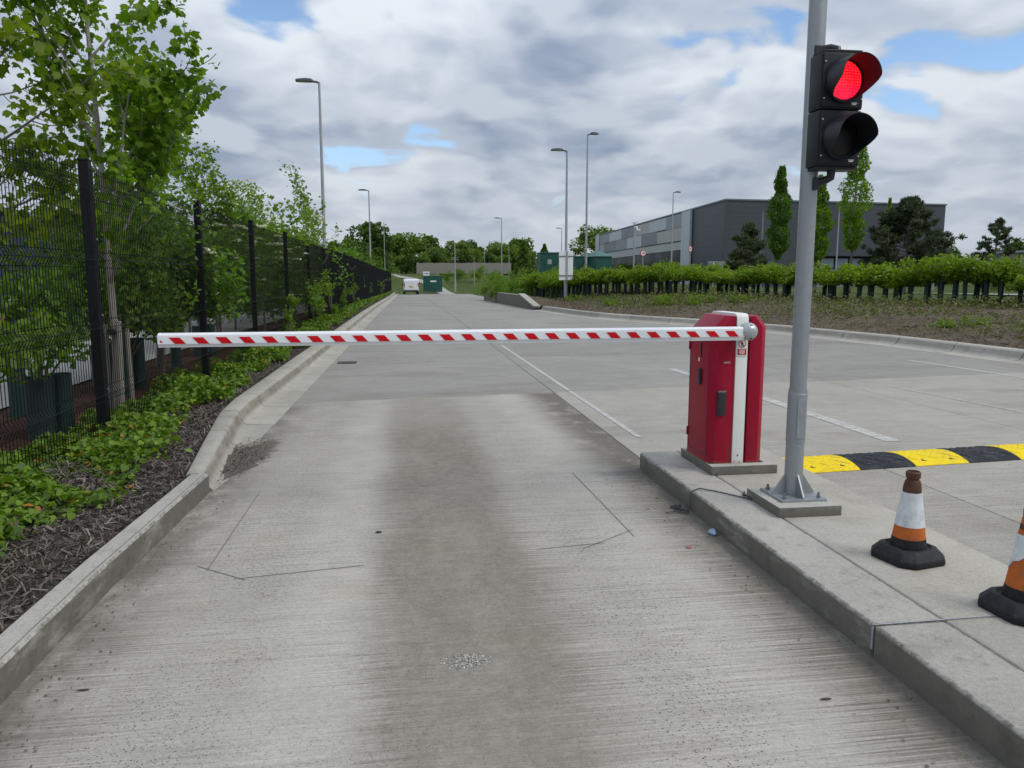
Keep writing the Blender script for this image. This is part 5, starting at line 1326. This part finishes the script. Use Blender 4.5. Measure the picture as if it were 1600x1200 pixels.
for q, (x_, y_, h_, wd, lb, mt) in enumerate(((28.6, 56.3, 9.4, 1.75, 'narrow columnar tree left of the signal pole', 'column'), (31.4, 55.6, 8.7, 1.9, 'columnar tree half hidden behind the signal pole', 'maple'), (33.9, 55.0, 12.2, 2.1, 'tallest columnar tree just below the traffic light', 'maple'), (47.4, 70.9, 9.1, 1.1, 'thin columnar tree top showing behind the large pine', 'maple'))):
    tm, cm = colmesh(300+q, h_, wd, 7000 if q < 3 else 3000, .17); plant('columnar_tree', lb, 'tree', (x_, y_, land(x_, y_)), tm, cm, mt, group='columnar trees by the warehouse')
def pinemesh(seed, h, wd, nb, dens=1., low=.1):
    rg = np.random.default_rng(seed); tm = MB(); tm.tube([(0, 0, -.1), (.05, 0, h*.5), (0, .03, h*.97)], [.13, .08, .02], 8); T = []
    for q in range(nb):
        t = low+(1-low)*((q+rg.uniform(0, 1))/nb); z = h*t; a = rg.uniform(0, 6.283); L = wd/2*np.interp(t, [0, .15, .45, .8, 1], [.8, 1.0, .92, .5, .12])*rg.uniform(.6, 1.12)
        p0 = Vector((0, 0, z)); p1 = Vector((L*.6*math.cos(a), L*.6*math.sin(a), z+L*.15)); p2 = Vector((L*math.cos(a), L*math.sin(a), z+L*.42)); tm.tube([p0, p1, p2], [.03, .02, .01], 4)
        for _ in range(int(7*dens)):
            u_ = rg.uniform(.35, 1.05); b_ = p1.lerp(p2, max(0, (u_-.5)*2)) if u_ > .5 else p0.lerp(p1, u_*2); T.append(np.array(b_)+rg.normal(size=3)*np.array([.16, .16, .10])*wd*.16)
    T = np.array(T); per = 46; C_ = np.repeat(T, per, 0); dv = rg.normal(size=(len(C_), 3)); dv[:, 2] = np.abs(dv[:, 2])*1.1+.1; dv /= np.linalg.norm(dv, axis=1)[:, None]
    ln = .34; P = C_+dv*ln*.5; V, k = leafcloud(rg, P, ln, 'needle', up=.1, tdir=dv*3); V2 = V
    return tm.mesh('trunk', smooth=True), npmesh('crown', V2, k, rg.uniform(0, 1, len(P)))
LEAF['needle'] = LEAF['needle']*np.array([1, 1.9, 1])
for q, (x_, y_, h_, wd, nb, dn_, lb) in enumerate(((23.3, 50.2, 4.3, 3.1, 46, 1.1, 'small dark pine before the warehouse corner'), (36.9, 52.8, 6.6, 6.2, 84, 1.25, 'large spreading dark pine right of the tallest columnar tree'), (61.7, 73.8, 7.2, 5.4, 44, .7, 'sparse open pine at the right against the sky'))):
    tm, cm = pinemesh(320+q, h_, wd, nb, dn_, .08 if q < 2 else .25); plant('pine_tree', lb, 'tree', (x_, y_, land(x_, y_)), tm, cm, 'pine', group='pines by the warehouse')

# ------------------------------------------------------------------ far woodland
def farmesh(seed, h, wd, n, leaf, lumps=16, low=.12):
    rg = np.random.default_rng(seed); C = np.c_[rg.normal(0, wd*.26, lumps), rg.normal(0, wd*.26, lumps), h*(low+(1-low)*rg.uniform(.1, .84, lumps))]; fall = np.interp(C[:, 2]/h, [0, .5, 1], [1.05, 1, .5]); C[:, :2] *= fall[:, None]
    r = rg.uniform(.5, 1., lumps)*wd*.27; i = rg.integers(0, lumps, n); dv = rg.normal(size=(n, 3)); dv /= np.linalg.norm(dv, axis=1)[:, None]
    P = C[i]+dv*(r[i]*rg.uniform(.3, 1.1, n)**.5)[:, None]; P[:, 2] = np.clip(P[:, 2], .1, h*1.04); V, k = leafcloud(rg, P, leaf, 'quad', up=.5)
    tm = MB(); tm.tube([(0, 0, -.3), (0, 0, h*.6)], [.22, .08], 6); [tm.tube([(0, 0, h*.25), tuple(c)], [.08, .02], 4) for c in C[:6]]
    return tm.mesh('trunk'), npmesh('crown', V, k, rg.uniform(0, 1, n))
fm = [farmesh(400+q, 10, 8.5, 3600, .62, 18) for q in range(4)]
fmd = [farmesh(420+q, 10, 7.5, 3400, .58, 16, .04) for q in range(2)]
def conifer(seed, h, wd, n, leaf):
    rg = np.random.default_rng(seed); t = rg.uniform(0, 1, n)**1.3; a = rg.uniform(0, 6.28, n); rr = wd/2*(1-t)**.8*(1+.25*np.sin(t*40+2*np.sin(a*3)))*rg.uniform(.4, 1.05, n)**.5
    P = np.c_[rr*np.cos(a), rr*np.sin(a), .04*h+.96*h*t]; V, k = leafcloud(rg, P, leaf, 'quad', up=.2); tm = MB(); tm.tube([(0, 0, -.2), (0, 0, h*.9)], [.14, .03], 6)
    return tm.mesh('trunk'), npmesh('crown', V, k, rg.uniform(0, 1, n))
cf = conifer(440, 6.5, 3.6, 2600, .40)
wl = [(-4.9, 124, 1.02, 0, 'wood2', 'dark round tree rising behind the second left lamp')]
rw_ = np.random.default_rng(8)
for q in range(22):
    x_ = -16+q*3.6+rw_.uniform(-1, 1); y_ = 176+rw_.uniform(-10, 14); wl.append((x_, y_, rw_.uniform(.72, 1.0)*(1.0 if x_ < 30 else .72), q % 4, 'wood1' if q % 3 else 'wood2', None))
for q in range(12):
    x_ = -9+q*2.7; wl.append((x_, 160+rw_.uniform(-2, 3), rw_.uniform(.42, .62), q % 4, 'wood1' if q % 2 else 'wood2', None))
wl.append((61.5, 243, 1.45, 2, 'wood1', 'tall pale green tree showing above the warehouse left end'))
for (x_, y_, s_, v_, mt, lb) in wl:
    tm, cm = (fm if mt == 'wood1' else fmd*2)[v_]
    plant('woodland_tree', lb or 'tree in the wood beyond the timber fence', 'tree', (x_, y_, land(x_, y_)-.2), tm, cm, mt, rz=x_*1.7, sc=s_, group=None if lb else 'woodland trees beyond the timber fence')
for (x_, y_, s_, lb) in ((17.4, 110.6, .98, 'dark pointed conifer left of the green kiosks'), (20.3, 110, .92, 'dark pointed conifer directly behind the narrow green kiosk')):
    plant('conifer_tree', lb, 'tree', (x_, y_, land(x_, y_)), cf[0], cf[1], 'wood2', rz=x_, sc=s_, group='conifers by the kiosks')
# small thorn bushes in front of the timber fence, and far trees at the right edge
for q, (x_, y_) in enumerate(((-7, 118), (-5.5, 132), (-2, 140), (7.5, 136), (10, 132), (12.5, 128), (15, 126), (18, 122), (20.5, 120), (23, 118))):
    tm, cm, C, r = bush[q % 4]; plant('thorn_bush', 'low bush scattered over the far grass slope', 'bush', (x_, y_, land(x_, y_)-.1), tm, cm, 'shrub', rz=q*1.1, sc=.62+.1*(q % 3), group='bushes on the far slope')
for q in range(16):
    x_ = 96+q*4.2+rw_.uniform(-1, 1); y_ = 140+rw_.uniform(-8, 8)-(q*1.6); tm, cm = fmd[q % 2]
    plant('woodland_tree', 'dark tree in the far belt right of the warehouse', 'tree', (x_, y_, land(x_, y_)-.3), tm, cm, 'wood2', rz=q*2., sc=rw_.uniform(.72, .95), group='far tree belt at the right')
# far shrubs behind the hedge, left end and right
for q, (x_, y_, s_) in enumerate(((8.0, 58, .62), (9.2, 54.5, .66), (10.4, 51.5, .62), (7.2, 63, .72), (8.9, 67, .7), (6.9, 55, .5), (8.2, 50.2, .5), (9.8, 47.6, .48))):
    tm, cm, C, r = bush[q % 4]; plant('hedge_bush', 'dense bush at the far left end of the bank', 'bush', (x_, y_, land(x_, y_)), tm, cm, 'hedge', rz=q*.9, sc=s_, group='bushes at the far end of the bank')
for q in range(9):
    x_ = 47+q*3.2; y_ = 56-q*1.5; tm, cm, C, r = bush[q % 4]; plant('far_bush', 'bush beyond the estate road at the right', 'bush', (x_, y_, land(x_, y_)), tm, cm, 'shrub2' if q % 2 else 'shrub', rz=q*.7, sc=.42, group='bushes beyond the estate road')
# white lorry cab and pale shed at the far right
lc = empty('parked_lorry', (73, 88, .0), R(10)); tag(lc, 'white lorry cab glimpsed under the sparse pine', 'lorry')
MB().box((0, 0, 1.75), (2.3, 2.2, 2.3)).build('cab', 'vanwhite', lc, bevel=.15, smooth=True); MB().box((0, -1.11, 2.2), (2.0, .05, .8)).build('windscreen', 'vanglass', lc, bevel=.02)
for x_ in (-.9, .9): MB().tube([(x_-.15, -.3, .5), (x_+.15, -.3, .5)], .5, 16).build('wheel', 'tyre', lc, smooth=True)
fs = empty('far_shed', (103, 112, .0), R(-8)); tag(fs, 'pale brown shed at the right edge behind the hedge', 'shed')
MB().box((0, 0, 2.6), (14, 10, 5.6)).build('wall', 'timber', fs); MB().box((0, 0, 5.5), (14.6, 10.6, .25)).build('roof', 'panel1', fs); MB().box((4.5, -5.03, 2.4), (4, .1, 4.6)).build('door', 'panel1', fs)

# ------------------------------------------------------------------ navy building behind the left trees
nb = empty('navy_building', (-16.5, 24, 0)); tag(nb, 'navy blue clad building glimpsed through the left trees', 'building')
MB().box((-2, 4, 1.8), (12, 18, 3.7)).build('wall', 'navy', nb); MB().box((-2, 4, 3.72), (12.3, 18.3, .16)).build('roof_edge', 'panel3', nb)
MB().box((4.05, 4, .95), (.08, 17.6, .14)).build('grey_band', 'panel2', nb)
MB().box((-2, -5.05, .95), (11.8, .08, .14)).build('grey_band', 'panel2', nb)
for k in range(5): MB().box((-6.5+k*2.2, -5.06, .45), (.12, .08, 1.0)).build('rail_post', 'panel1', nb)
yb_ = empty('yellow_board', (-8.55, 17.6, .12)); tag(yb_, 'small orange board at the left edge behind the trees', 'sign'); MB().box((0, 0, .68), (.5, .05, .36)).build('panel', 'orange', yb_)
for x_ in (-.18, .18): MB().box((x_, .04, .3), (.04, .04, .8)).build('leg', 'galv_far', yb_)
